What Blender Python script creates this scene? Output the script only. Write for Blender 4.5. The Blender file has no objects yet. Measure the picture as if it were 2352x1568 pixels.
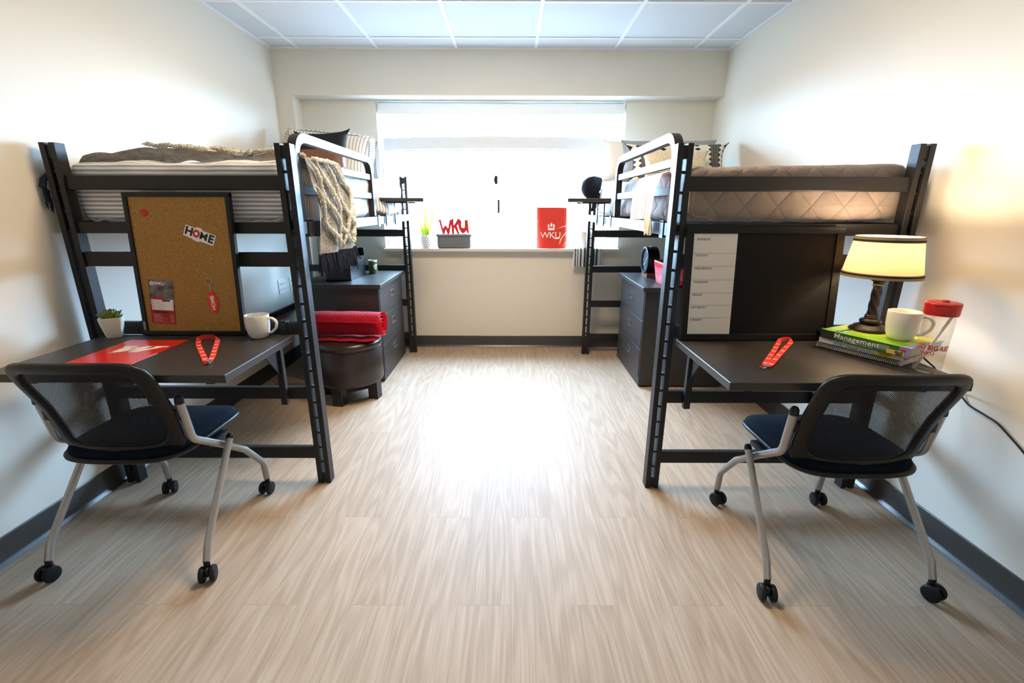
import bpy, bmesh, math, random
from mathutils import Vector, Matrix, noise

random.seed(7)
PI = math.pi
scene = bpy.context.scene
COL = scene.collection

# ------------------------------------------------------------------ camera
FPX, TILT, ROLL, YAW, CAMH = 1052.9338, 0.28500, 0.0029, -0.00075, 1.2741
_f = Vector((0, math.cos(TILT), -math.sin(TILT)))
_u = Vector((0, math.sin(TILT), math.cos(TILT)))
_x = Vector((1, 0, 0))
_z = Matrix.Rotation(YAW, 3, 'Z')
_f, _u, _x = _z @ _f, _z @ _u, _z @ _x
_x, _u = math.cos(ROLL) * _x + math.sin(ROLL) * _u, -math.sin(ROLL) * _x + math.cos(ROLL) * _u
cam = bpy.data.cameras.new('camera')
cam.sensor_fit = 'HORIZONTAL'
cam.sensor_width = 36.0
cam.lens = FPX / 2352 * 36.0
cam.clip_start = 0.02
cam_o = bpy.data.objects.new('camera', cam)
COL.objects.link(cam_o)
cam_o.matrix_world = Matrix(((_x.x, _u.x, -_f.x, 0), (_x.y, _u.y, -_f.y, 0), (_x.z, _u.z, -_f.z, CAMH), (0, 0, 0, 1)))
scene.camera = cam_o

# ------------------------------------------------------------------ light and exposure
SKY_STRENGTH = 54.0
SKY_COLOR = (0.42, 0.68, 1.0)
CEIL_STRENGTH = 30.0
CEIL_COLOR = (1.0, 0.77, 0.52)
BULB_POWER = 5.0
BULB_COLOR = (1.0, 0.80, 0.57)
world = bpy.data.worlds.new('sky')
scene.world = world
world.use_nodes = True
_bg = world.node_tree.nodes['Background']
_nt = world.node_tree
_tc = _nt.nodes.new('ShaderNodeTexCoord')
_sx = _nt.nodes.new('ShaderNodeSeparateXYZ')
_cr = _nt.nodes.new('ShaderNodeValToRGB')
_nt.links.new(_tc.outputs['Generated'], _sx.inputs[0])
_mr = _nt.nodes.new('ShaderNodeMapRange')
_mr.inputs['From Min'].default_value = -1.0
_nt.links.new(_sx.outputs['Z'], _mr.inputs['Value'])
_nt.links.new(_mr.outputs[0], _cr.inputs[0])
# lit ground and facades below the horizon, bright hazy sky above
_cr.color_ramp.elements[0].position = 0.47
_cr.color_ramp.elements[0].color = (0.055, 0.075, 0.092, 1)
_cr.color_ramp.elements[1].position = 0.54
_cr.color_ramp.elements[1].color = (*SKY_COLOR, 1)
_nt.links.new(_cr.outputs[0], _bg.inputs['Color'])
_bg.inputs['Strength'].default_value = SKY_STRENGTH
portal = bpy.data.lights.new('window_portal', 'AREA')
portal.shape = 'RECTANGLE'
portal.size, portal.size_y = 2.08, 1.2
portal.cycles.is_portal = True
portal_o = bpy.data.objects.new('window_portal', portal)
COL.objects.link(portal_o)
portal_o.location = (-0.092, 4.40, 1.52)
portal_o.rotation_euler = (-PI / 2, 0, 0)
vs = scene.view_settings
vs.view_transform = 'Standard'
vs.look = 'None'
vs.gamma = 1.0
vs.use_curve_mapping = False
vs.exposure = 1.0
scene.cycles.use_denoising = True
scene.cycles.max_bounces = 10
scene.cycles.diffuse_bounces = 6
scene.cycles.glossy_bounces = 4
scene.cycles.transmission_bounces = 8
scene.cycles.transparent_max_bounces = 24
scene.cycles.sample_clamp_indirect = 8.0
scene.cycles.caustics_reflective = False
scene.cycles.caustics_refractive = False

# ------------------------------------------------------------------ materials
def lin(h):
    r, g, b = (int(h[i:i + 2], 16) / 255 for i in (0, 2, 4))
    return tuple(c / 12.92 if c <= 0.04045 else ((c + 0.055) / 1.055) ** 2.4 for c in (r, g, b))


class NT:
    def __init__(self, name):
        self.m = bpy.data.materials.new(name)
        self.m.use_nodes = True
        self.t = self.m.node_tree
        self.b = self.t.nodes['Principled BSDF']
        self.out = self.t.nodes['Material Output']

    def n(self, kind, **kw):
        nd = self.t.nodes.new(kind)
        for k, v in kw.items():
            if k.startswith('i_'):
                nd.inputs[k[2:].replace('_', ' ')].default_value = v
            elif k.startswith('in'):
                nd.inputs[int(k[2:])].default_value = v
            else:
                setattr(nd, k, v)
        return nd

    def l(self, a, b):
        self.t.links.new(a, b)

    def coord(self, which='Object'):
        return self.n('ShaderNodeTexCoord').outputs[which]

    def mapping(self, src, scale=(1, 1, 1), rot=(0, 0, 0), loc=(0, 0, 0)):
        mp = self.n('ShaderNodeMapping')
        mp.inputs['Scale'].default_value = scale
        mp.inputs['Rotation'].default_value = rot
        mp.inputs['Location'].default_value = loc
        self.l(src, mp.inputs['Vector'])
        return mp.outputs['Vector']

    def noise(self, vec, scale, detail=3.0, rough=0.55):
        nd = self.n('ShaderNodeTexNoise')
        nd.inputs['Scale'].default_value = scale
        nd.inputs['Detail'].default_value = detail
        nd.inputs['Roughness'].default_value = rough
        self.l(vec, nd.inputs['Vector'])
        return nd.outputs['Fac']

    def math(self, op, a, b=None, c=None, clamp=False):
        nd = self.n('ShaderNodeMath', operation=op, use_clamp=clamp)
        for i, v in enumerate((a, b, c)):
            if v is None:
                continue
            if isinstance(v, (int, float)):
                nd.inputs[i].default_value = v
            else:
                self.l(v, nd.inputs[i])
        return nd.outputs[0]

    def sep(self, vec):
        s = self.n('ShaderNodeSeparateXYZ')
        self.l(vec, s.inputs[0])
        return s.outputs

    def comb(self, x=0, y=0, z=0):
        s = self.n('ShaderNodeCombineXYZ')
        for i, v in enumerate((x, y, z)):
            if isinstance(v, (int, float)):
                s.inputs[i].default_value = v
            else:
                self.l(v, s.inputs[i])
        return s.outputs[0]

    def mix(self, fac, a, b):
        nd = self.n('ShaderNodeMix', data_type='RGBA')
        for i, v in ((0, fac), (6, a), (7, b)):
            if isinstance(v, (int, float)):
                nd.inputs[i].default_value = v
            elif isinstance(v, tuple):
                nd.inputs[i].default_value = (*v[:3], 1)
            else:
                self.l(v, nd.inputs[i])
        return nd.outputs[2]

    def ramp(self, fac, stops):
        nd = self.n('ShaderNodeValToRGB')
        cr = nd.color_ramp
        while len(cr.elements) < len(stops):
            cr.elements.new(0.5)
        for e, (p, c) in zip(cr.elements, stops):
            e.position = p
            e.color = (*c[:3], 1)
        self.l(fac, nd.inputs[0])
        return nd.outputs[0]

    def color(self, v):
        if isinstance(v, tuple):
            self.b.inputs['Base Color'].default_value = (*v[:3], 1)
        else:
            self.l(v, self.b.inputs['Base Color'])

    def set(self, rough=0.5, metal=0.0, spec=0.5, **kw):
        self.b.inputs['Roughness'].default_value = rough
        self.b.inputs['Metallic'].default_value = metal
        self.b.inputs['Specular IOR Level'].default_value = spec
        for k, v in kw.items():
            self.b.inputs[k.replace('_', ' ')].default_value = v

    def bump(self, h, strength=0.2, dist=0.002):
        bp = self.n('ShaderNodeBump')
        bp.inputs['Strength'].default_value = strength
        bp.inputs['Distance'].default_value = dist
        self.l(h, bp.inputs['Height'])
        self.l(bp.outputs[0], self.b.inputs['Normal'])


def mat(name, hexcol, rough=0.5, metal=0.0, spec=0.5, var=0.06, scale=30.0, bump=0.0, bscale=None, bdist=0.001, **kw):
    """a plain painted / moulded surface with a slight procedural unevenness"""
    t = NT(name)
    c = lin(hexcol)
    o = t.coord('Object')
    nz = t.noise(o, scale)
    t.color(t.mix(nz, tuple(x * (1 - var) for x in c), tuple(min(1, x * (1 + var)) for x in c)))
    t.set(rough, metal, spec, **kw)
    if bump:
        t.bump(t.noise(o, bscale or scale * 4, 4.0), bump, bdist)
    return t.m


M = {}
M['wall'] = mat('wall_paint', 'e0d9cb', 0.55, spec=0.35, var=0.012, scale=3, bump=0.12, bscale=260, bdist=0.0006)
M['ceiling'] = mat('ceiling_tile', 'd3d8dc', 0.9, var=0.02, scale=60, bump=0.15, bscale=220)
M['ceiling_grid'] = mat('grid_metal', 'eceff1', 0.5, var=0.01)
M['base'] = mat('baseboard_vinyl', '3b3734', 0.32, var=0.05)
M['metal'] = mat('bed_powder_coat', '1f1c1b', 0.46, spec=0.36, var=0.10, scale=400, bump=0.15, bscale=900, bdist=0.0003)
M['metal_dark'] = mat('spring_metal', '141312', 0.5, var=0.1)
M['laminate'] = mat('desk_laminate', '312d2a', 0.40, var=0.09, scale=220, bump=0.10, bscale=700, bdist=0.0003)
M['laminate_edge'] = mat('desk_edge_band', '2b2826', 0.33, var=0.05)
M['drawer'] = mat('dresser_laminate', '312e2d', 0.42, var=0.05, scale=200)
M['chrome'] = mat('chrome', 'd8d8da', 0.18, metal=1.0, var=0.02)
M['silver'] = mat('silver_paint', 'a9a6a2', 0.34, metal=0.65, var=0.04)
M['plastic'] = mat('black_plastic', '100f0f', 0.42, spec=0.35, var=0.06, scale=300, bump=0.12, bscale=900, bdist=0.0003)
M['rubber'] = mat('black_rubber', '0f0f0f', 0.55, spec=0.3, var=0.05)
M['vinyl'] = mat('window_vinyl', 'f2f4f6', 0.4, var=0.01)
M['sill'] = mat('sill_stone', 'cfc7ba', 0.35, var=0.08, scale=160)
M['blind'] = mat('blind_slat', 'eef0f2', 0.45, var=0.02)
M['white'] = mat('white_plastic', 'eeebe4', 0.35, var=0.02)
M['ceramic'] = mat('white_ceramic', 'ece5d8', 0.16, var=0.015, Coat_Weight=0.4, Coat_Roughness=0.06)
M['red'] = mat('red_gloss', 'dd2a1b', 0.22, var=0.03)
M['red_fabric'] = mat('red_ribbon', 'd8301c', 0.65, var=0.06, scale=400, bump=0.2, bscale=1400, bdist=0.0003)
M['red_plastic'] = mat('red_plastic', 'c91f1a', 0.38, var=0.04)
M['print_white'] = mat('white_print', 'f4ece6', 0.55, var=0.02)
M['print_black'] = mat('black_print', '1d1b1a', 0.6, var=0.03)
M['print_grey'] = mat('grey_print', '8d8a86', 0.6, var=0.03)
M['print_red'] = mat('red_print', 'c9201a', 0.6, var=0.03)
M['leather'] = mat('brown_leather', '2c201d', 0.30, var=0.12, scale=60, bump=0.2, bscale=420, bdist=0.0006)
M['dark_wood'] = mat('dark_wood_leg', '1f1815', 0.4, var=0.1)


def m_floor():
    t = NT('oak_vinyl_plank')
    o = t.coord('Object')
    v = t.mapping(o, rot=(0, 0, PI / 2))
    br = t.n('ShaderNodeTexBrick')
    br.offset, br.offset_frequency, br.squash = 0.37, 2, 1.0
    for k, x in (('Color1', (0, 0, 0, 1)), ('Color2', (1, 1, 1, 1)), ('Mortar', (0.5, 0.5, 0.5, 1)), ('Scale', 1.0), ('Mortar Size', 0.0006), ('Mortar Smooth', 0.1), ('Bias', 0.0), ('Brick Width', 1.22), ('Row Height', 0.178)):
        br.inputs[k].default_value = x
    t.l(v, br.inputs['Vector'])
    rnd = t.sep(br.outputs['Color'])[0]
    s = t.sep(o)
    off = t.math('MULTIPLY', rnd, 17.0)
    fine = t.noise(t.comb(t.math('ADD', t.math('MULTIPLY', s[0], 420.0), off), t.math('MULTIPLY', s[1], 5.0), off), 1.0, 3.0, 0.6)
    mid = t.noise(t.comb(t.math('ADD', t.math('MULTIPLY', s[0], 120.0), off), t.math('MULTIPLY', s[1], 1.6), off), 1.0, 4.0, 0.6)
    big = t.noise(t.comb(t.math('ADD', t.math('MULTIPLY', s[0], 7.5), off), t.math('MULTIPLY', s[1], 0.75), off), 1.0, 2.0, 0.5)
    rings = t.math('MULTIPLY_ADD', t.math('SINE', t.math('MULTIPLY', big, 70.0)), 0.5, 0.5)
    g = t.math('ADD', t.math('MULTIPLY', fine, 0.56), t.math('ADD', t.math('MULTIPLY', mid, 0.32), t.math('MULTIPLY', rings, 0.12)))
    g = t.math('ADD', g, t.math('MULTIPLY', t.math('SUBTRACT', rnd, 0.5), 0.09))
    c = t.ramp(g, [(0.22, lin('8d7862')), (0.42, lin('a18b75')), (0.58, lin('af9a85')), (0.80, lin('c0ae9a'))])
    c = t.mix(t.math('MULTIPLY', br.outputs['Fac'], 0.45), c, lin('6a543f'))
    t.color(c)
    t.set(0.40, 0, 0.16)
    r = t.math('MULTIPLY_ADD', fine, 0.10, 0.46)
    t.l(r, t.b.inputs['Roughness'])
    t.bump(t.math('SUBTRACT', t.math('MULTIPLY', fine, 0.5), br.outputs['Fac']), 0.16, 0.0008)
    return t.m


M['floor'] = m_floor()


def m_glass():
    t = NT('window_glass')
    tr = t.n('ShaderNodeBsdfTransparent')
    gl = t.n('ShaderNodeBsdfGlossy')
    gl.inputs['Roughness'].default_value = 0.02
    lw = t.n('ShaderNodeLayerWeight')
    lw.inputs['Blend'].default_value = 0.5
    mx = t.n('ShaderNodeMixShader')
    t.l(t.math('MULTIPLY_ADD', t.math('POWER', lw.outputs['Facing'], 4.0), 0.35, 0.03), mx.inputs[0])
    t.l(tr.outputs[0], mx.inputs[1])
    t.l(gl.outputs[0], mx.inputs[2])
    t.l(mx.outputs[0], t.out.inputs['Surface'])
    return t.m


M['glass'] = m_glass()


def m_bottle():
    t = NT('clear_plastic')
    tr = t.n('ShaderNodeBsdfTransparent')
    tr.inputs['Color'].default_value = (0.95, 0.94, 0.92, 1)
    gl = t.n('ShaderNodeBsdfGlossy')
    gl.inputs['Roughness'].default_value = 0.05
    lw = t.n('ShaderNodeLayerWeight')
    lw.inputs['Blend'].default_value = 0.25
    mx = t.n('ShaderNodeMixShader')
    t.l(t.math('MULTIPLY_ADD', lw.outputs['Facing'], 0.55, 0.04), mx.inputs[0])
    t.l(tr.outputs[0], mx.inputs[1])
    t.l(gl.outputs[0], mx.inputs[2])
    t.l(mx.outputs[0], t.out.inputs['Surface'])
    return t.m


M['clear'] = m_bottle()


def m_emit(name, col, strength):
    t = NT(name)
    t.color((0.9, 0.9, 0.9))
    t.b.inputs['Emission Color'].default_value = (*col, 1)
    t.b.inputs['Emission Strength'].default_value = strength
    return t.m


def m_stripes(name, base, stripe, period, duty, axis_uv=1, rough=0.85, lines=None):
    """woven stripes along one uv axis (uv in metres)"""
    t = NT(name)
    uv = t.n('ShaderNodeUVMap')
    s = t.sep(uv.outputs[0])
    wob = t.noise(t.coord('Object'), 9.0)
    x = t.math('ADD', t.math('DIVIDE', s[axis_uv], period), t.math('MULTIPLY', wob, 0.12))
    f = t.math('FRACT', x)
    k = t.math('LESS_THAN', f, duty)
    weave = t.noise(t.coord('Object'), 700.0, 2.0)
    k = t.math('MULTIPLY', k, t.math('MULTIPLY_ADD', weave, 0.5, 0.68), clamp=True)
    t.color(t.mix(k, lin(base), lin(stripe)))
    t.set(rough, 0, 0.2, Sheen_Weight=0.2)
    t.bump(t.noise(t.coord('Object'), 26.0, 4.0), 0.5, 0.006)
    return t.m


M['duvet'] = m_stripes('striped_cotton', 'f3ede3', 'a09aa0', 0.0172, 0.45)
M['sham'] = m_stripes('ticking_stripe', 'efeae0', 'b3aa9c', 0.026, 0.32, axis_uv=0)
M['stripe_throw'] = m_stripes('cream_stripe_throw', 'efe6d8', 'c98f80', 0.034, 0.14, axis_uv=0)


def m_quilt(name, hexcol, a, b, depth=0.006, crinkle=0.5, crscale=(18, 18, 60)):
    t = NT(name)
    uv = t.n('ShaderNodeUVMap')
    s = t.sep(uv.outputs[0])
    p = t.math('DIVIDE', s[0], a)
    q = t.math('DIVIDE', s[1], b)
    f1 = t.math('ABSOLUTE', t.math('SUBTRACT', t.math('FRACT', t.math('ADD', p, q)), 0.5))
    f2 = t.math('ABSOLUTE', t.math('SUBTRACT', t.math('FRACT', t.math('SUBTRACT', p, q)), 0.5))
    # 0.5 on the stitch line, 0 in the middle of a diamond
    e = t.math('MAXIMUM', f1, f2)
    puff = t.math('POWER', t.math('SUBTRACT', 1.0, t.math('MULTIPLY', e, 2.0)), 0.45)
    cr = t.noise(t.mapping(t.coord('Object'), scale=crscale), 1.0, 4.0)
    h = t.math('ADD', puff, t.math('MULTIPLY', cr, crinkle))
    c = lin(hexcol)
    st = t.math('GREATER_THAN', e, 0.482)
    nz = t.noise(t.coord('Object'), 300.0)
    col = t.mix(nz, tuple(x * 0.94 for x in c), tuple(min(1, x * 1.06) for x in c))
    t.color(t.mix(t.math('MULTIPLY', st, 0.30), col, tuple(x * 0.55 for x in c)))
    t.set(0.8, 0, 0.25, Sheen_Weight=0.15)
    t.bump(h, 0.75, depth)
    return t.m


M['quilt'] = m_quilt('taupe_quilt', '96867b', 0.135, 0.16, 0.010, 0.9, (16, 16, 26))
M['red_quilt'] = m_quilt('red_quilt', 'c4142c', 0.20, 0.14, 0.006, 1.6, (75, 20, 20))


def m_knit():
    t = NT('speckled_knit')
    o = t.coord('Object')
    v = t.n('ShaderNodeTexVoronoi')
    v.inputs['Scale'].default_value = 320.0
    t.l(t.mapping(o, scale=(1, 1, 0.6)), v.inputs['Vector'])
    n1 = t.noise(o, 420.0, 2.0)
    n2 = t.noise(o, 22.0, 2.0)
    k = t.math('ADD', t.math('MULTIPLY', n1, 0.8), t.math('MULTIPLY', n2, 0.2))
    t.color(t.ramp(k, [(0.37, lin('29272a')), (0.46, lin('726c65')), (0.545, lin('dcd2c1'))]))
    t.set(0.9, 0, 0.1, Sheen_Weight=0.25)
    t.bump(v.outputs['Distance'], 0.8, 0.003)
    return t.m


M['knit'] = m_knit()
M['tuft'] = mat('cream_tuft', 'e0d7c4', 0.95, spec=0.1, var=0.14, scale=160, bump=1.0, bscale=330, bdist=0.004)
M['fringe_dark'] = mat('charcoal_fringe', '2a2f3c', 0.9, spec=0.1, var=0.5, scale=150)
M['fringe_light'] = mat('cream_fringe', 'e9dfcd', 0.9, spec=0.1, var=0.1, scale=150)


def m_mesh():
    t = NT('chair_mesh')
    s = t.sep(t.coord('Object'))
    p = 0.0056
    a = t.math('FRACT', t.math('DIVIDE', t.math('ADD', s[0], t.math('MULTIPLY', s[2], 1.25)), p))
    b = t.math('FRACT', t.math('DIVIDE', t.math('SUBTRACT', s[0], t.math('MULTIPLY', s[2], 1.25)), p))
    da = t.math('SUBTRACT', a, 0.5)
    db = t.math('SUBTRACT', b, 0.5)
    d = t.math('ADD', t.math('MULTIPLY', da, da), t.math('MULTIPLY', t.math('MULTIPLY', db, db), 1.2))
    hole = t.math('LESS_THAN', d, 0.066)
    t.color(lin('131314'))
    t.set(0.6, 0, 0.25)
    tr = t.n('ShaderNodeBsdfTransparent')
    mx = t.n('ShaderNodeMixShader')
    t.l(hole, mx.inputs[0])
    t.l(t.b.outputs[0], mx.inputs[1])
    t.l(tr.outputs[0], mx.inputs[2])
    t.l(mx.outputs[0], t.out.inputs['Surface'])
    return t.m


M['mesh'] = m_mesh()


def m_fabric_navy():
    t = NT('navy_seat_fabric')
    o = t.coord('Object')
    w = t.noise(o, 600.0, 3.0)
    t.color(t.ramp(w, [(0.35, lin('050a12')), (0.6, lin('0c1724')), (0.8, lin('172839'))]))
    t.set(0.9, 0, 0.12)
    t.bump(w, 0.5, 0.001)
    return t.m


M['navy'] = m_fabric_navy()


def m_cork():
    t = NT('cork')
    o = t.coord('Object')
    n1 = t.noise(o, 260.0, 4.0, 0.7)
    n2 = t.noise(o, 90.0, 3.0, 0.6)
    v = t.n('ShaderNodeTexVoronoi')
    v.inputs['Scale'].default_value = 95.0
    t.l(o, v.inputs['Vector'])
    c = t.ramp(t.math('ADD', t.math('MULTIPLY', n1, 0.85), t.math('MULTIPLY', n2, 0.15)), [(0.28, lin('6b4a26')), (0.44, lin('a0763f')), (0.58, lin('b1864d')), (0.78, lin('c59c63'))])
    sp = t.math('LESS_THAN', v.outputs['Distance'], 0.12)
    t.color(t.mix(t.math('MULTIPLY', sp, 0.35), c, lin('3c2812')))
    t.set(0.9, 0, 0.15)
    t.bump(n1, 0.4, 0.001)
    return t.m


M['cork'] = m_cork()


def m_stack(name, bands, axis='z', base='efe6d6'):
    """bands of colour along an object axis: [(start, hex), ...] in metres"""
    t = NT(name)
    s = t.sep(t.coord('Object'))
    x = s['xyz'.index(axis)]
    c = lin(bands[0][1])
    for st, hx in bands[1:]:
        c = t.mix(t.math('GREATER_THAN', x, st), c, lin(hx))
    t.color(c)
    t.set(0.75, 0, 0.25)
    t.bump(t.noise(t.coord('Object'), 300.0, 3.0), 0.3, 0.001)
    return t


# ------------------------------------------------------------------ geometry helpers
class MB:
    """collects shapes and links them as ONE mesh object"""

    def __init__(self):
        self.bm = bmesh.new()
        self.uv = None

    def _t(self, verts, mtx):
        if mtx is not None:
            for v in verts:
                v.co = mtx @ v.co

    def box(self, x0, x1, y0, y1, z0, z1, bev=0.0, seg=2, mtx=None):
        bm = self.bm
        vs_ = [bm.verts.new((x, y, z)) for z in (z0, z1) for y in (y0, y1) for x in (x0, x1)]
        fs = []
        for q in ((0, 2, 3, 1), (4, 5, 7, 6), (0, 1, 5, 4), (2, 6, 7, 3), (0, 4, 6, 2), (1, 3, 7, 5)):
            fs.append(bm.faces.new([vs_[i] for i in q]))
        if bev > 0:
            es = list({e for f in fs for e in f.edges})
            r = bmesh.ops.bevel(bm, geom=es, offset=bev, segments=seg, affect='EDGES', profile=0.5)
            allv = {v for f in r['faces'] for v in f.verts}
            for f in fs:
                if f.is_valid:
                    allv |= set(f.verts)
            vs_ = list(allv)
        self._t([v for v in vs_ if v.is_valid], mtx)
        return self

    def tube(self, pts, r, n=10, closed=False, cap=True, flat=1.0, up=None):
        """round tube through points; r is a number or one per point"""
        bm = self.bm
        P = [Vector(p) for p in pts]
        k = len(P)
        R = r if isinstance(r, (list, tuple)) else [r] * k
        rings = []
        nrm = None
        for i, p in enumerate(P):
            if closed:
                t = (P[(i + 1) % k] - P[i - 1])
            else:
                t = (P[min(i + 1, k - 1)] - P[max(i - 1, 0)])
            if t.length < 1e-9:
                t = Vector((0, 0, 1))
            t.normalize()
            if nrm is None:
                ref = Vector(up) if up else (Vector((0, 0, 1)) if abs(t.z) < 0.9 else Vector((0, 1, 0)))
                nrm = (ref - ref.dot(t) * t).normalized()
            else:
                nrm = (nrm - nrm.dot(t) * t)
                if nrm.length < 1e-6:
                    nrm = t.orthogonal()
                nrm.normalize()
            b = t.cross(nrm)
            rings.append([bm.verts.new(p + R[i] * (math.cos(a) * nrm * flat + math.sin(a) * b)) for a in (2 * PI * j / n for j in range(n))])
        m = k if closed else k - 1
        for i in range(m):
            A, B = rings[i], rings[(i + 1) % k]
            for j in range(n):
                bm.faces.new((A[j], A[(j + 1) % n], B[(j + 1) % n], B[j]))
        if cap and not closed:
            bm.faces.new(list(reversed(rings[0])))
            bm.faces.new(rings[-1])
        return self

    def sweep(self, pts, sec, up=(0, 0, 1), closed=False, cap=True):
        """sweep a 2D section (u along 'side', v along 'up'-ish) along points, frame kept to 'up'"""
        bm = self.bm
        P = [Vector(p) for p in pts]
        k = len(P)
        U = Vector(up)
        rings = []
        for i, p in enumerate(P):
            if closed:
                t = P[(i + 1) % k] - P[i - 1]
            else:
                a = (P[i] - P[i - 1]).normalized() if i > 0 else None
                b = (P[i + 1] - P[i]).normalized() if i < k - 1 else None
                t = (a or b) + (b or a)
            t.normalize()
            side = t.cross(U).normalized()
            upv = side.cross(t).normalized()
            rings.append([bm.verts.new(p + side * s[0] + upv * s[1]) for s in sec])
        n = len(sec)
        for i in range(k if closed else k - 1):
            A, B = rings[i], rings[(i + 1) % k]
            for j in range(n):
                bm.faces.new((A[j], A[(j + 1) % n], B[(j + 1) % n], B[j]))
        if cap and not closed:
            bm.faces.new(list(reversed(rings[0])))
            bm.faces.new(rings[-1])
        return self

    def lathe(self, prof, n=32, c=(0, 0, 0), mtx=None, twist=None):
        """profile [(r, z), ...] turned about z through c"""
        bm = self.bm
        rings = []
        new = []
        for r, z in prof:
            if r < 1e-6:
                v = bm.verts.new((c[0], c[1], c[2] + z))
                rings.append([v])
                new.append(v)
            else:
                rg = []
                for j in range(n):
                    a = 2 * PI * j / n
                    rr = r * (twist(a, z) if twist else 1.0)
                    rg.append(bm.verts.new((c[0] + rr * math.cos(a), c[1] + rr * math.sin(a), c[2] + z)))
                rings.append(rg)
                new += rg
        for A, B in zip(rings, rings[1:]):
            if len(A) == 1 and len(B) == 1:
                continue
            for j in range(n):
                j2 = (j + 1) % n
                if len(A) == 1:
                    bm.faces.new((A[0], B[j2], B[j]))
                elif len(B) == 1:
                    bm.faces.new((A[j], A[j2], B[0]))
                else:
                    bm.faces.new((A[j], A[j2], B[j2], B[j]))
        self._t(new, mtx)
        return self

    def prism(self, poly, d0, d1, mtx=None):
        """2D polygon in local xy pulled from z=d0 to z=d1"""
        bm = self.bm
        a = [bm.verts.new((x, y, d0)) for x, y in poly]
        b = [bm.verts.new((x, y, d1)) for x, y in poly]
        n = len(poly)
        bm.faces.new(list(reversed(a)))
        bm.faces.new(b)
        for i in range(n):
            bm.faces.new((a[i], a[(i + 1) % n], b[(i + 1) % n], b[i]))
        self._t(a + b, mtx)
        return self

    def grid(self, fn, nu, nv, uvfn=None, wrap_u=False):
        """surface fn(i/nu, j/nv) -> point"""
        bm = self.bm
        V = [[bm.verts.new(fn(i / nu, j / nv)) for j in range(nv + 1)] for i in range(nu + (0 if wrap_u else 1))]
        lay = None
        if uvfn:
            lay = bm.loops.layers.uv.get('UVMap') or bm.loops.layers.uv.new('UVMap')
        for i in range(nu):
            for j in range(nv):
                i2 = (i + 1) % len(V) if wrap_u else i + 1
                f = bm.faces.new((V[i][j], V[i2][j], V[i2][j + 1], V[i][j + 1]))
                if lay:
                    for lp, (a, b) in zip(f.loops, ((i, j), (i + 1, j), (i + 1, j + 1), (i, j + 1))):
                        lp[lay].uv = uvfn(a / nu, b / nv)
        return V

    def build(self, name, material, parent=None, smooth=True, angle=40, origin=None, kind=None, solid=0.0, subsurf=0):
        bm = self.bm
        if solid:
            bmesh.ops.solidify(bm, geom=bm.faces[:], thickness=solid)
        bmesh.ops.recalc_face_normals(bm, faces=bm.faces[:])
        o0 = Vector(origin) if origin is not None else Vector((0, 0, 0))
        if o0.length:
            for v in bm.verts:
                v.co -= o0
        me = bpy.data.meshes.new(name)
        bm.to_mesh(me)
        bm.free()
        if smooth:
            for p in me.polygons:
                p.use_smooth = True
            try:
                me.set_sharp_from_angle(angle=math.radians(angle))
            except Exception:
                pass
        mats = material if isinstance(material, (list, tuple)) else [material]
        for mm in mats:
            me.materials.append(mm)
        ob = bpy.data.objects.new(name, me)
        COL.objects.link(ob)
        if parent is not None:
            ob.parent = parent
        elif origin is not None:
            ob.location = o0
        if subsurf:
            sm = ob.modifiers.new('smooth', 'SUBSURF')
            sm.levels = sm.render_levels = subsurf
        if kind:
            ob['kind'] = kind
        return ob


def thing(name, label, cat, loc=(0, 0, 0), rot=0.0, group=None):
    o = bpy.data.objects.new(name, None)
    COL.objects.link(o)
    o.empty_display_size = 0.05
    o.location = loc
    o.rotation_euler = rot if isinstance(rot, tuple) else (0, 0, rot)
    return tag(o, label, cat, group)


def tag(o, label, cat, group=None):
    o['label'] = label
    o['category'] = cat
    if group:
        o['group'] = group
    return o


def struct(mb, name, material, **kw):
    return mb.build(name, material, kind='structure', **kw)


def copy_tree(o, parent=None):
    c = o.copy()
    COL.objects.link(c)
    if parent is not None:
        c.parent = parent
    for ch in list(o.children):
        copy_tree(ch, c)
    return c


def lettering(txt, size, material, parent, mtx, name='lettering', align='CENTER', depth=0.0004, spacing=1.0, sx=1.0, shear=0.0, weight=0.0):
    """flat raised letters; mtx takes the text plane (x right, y up, z out) into the parent's space"""
    cu = bpy.data.curves.new('txt', 'FONT')
    cu.body = txt
    cu.size = size
    cu.align_x = align
    cu.align_y = 'CENTER'
    cu.extrude = depth / 2
    cu.offset = weight
    cu.space_character = spacing
    cu.shear = shear
    cu.resolution_u = 3
    tmp = bpy.data.objects.new('txt', cu)
    COL.objects.link(tmp)
    dg = bpy.context.evaluated_depsgraph_get()
    dg.update()
    me = bpy.data.meshes.new_from_object(tmp.evaluated_get(dg))
    bpy.data.objects.remove(tmp)
    bpy.data.curves.remove(cu)
    me.transform(Matrix.Diagonal((sx, 1, 1, 1)))
    me.transform(Matrix.Translation((0, 0, depth / 2)))
    me.transform(mtx)
    me.name = name
    me.materials.clear()
    me.materials.append(material)
    ob = bpy.data.objects.new(name, me)
    COL.objects.link(ob)
    ob.parent = parent
    return ob


def basis(origin, right, up):
    """4x4 with columns right, up, right x up at origin"""
    r = Vector(right).normalized()
    u = Vector(up)
    u = (u - u.dot(r) * r).normalized()
    n = r.cross(u)
    return Matrix(((r.x, u.x, n.x, origin[0]), (r.y, u.y, n.y, origin[1]), (r.z, u.z, n.z, origin[2]), (0, 0, 0, 1)))


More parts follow.
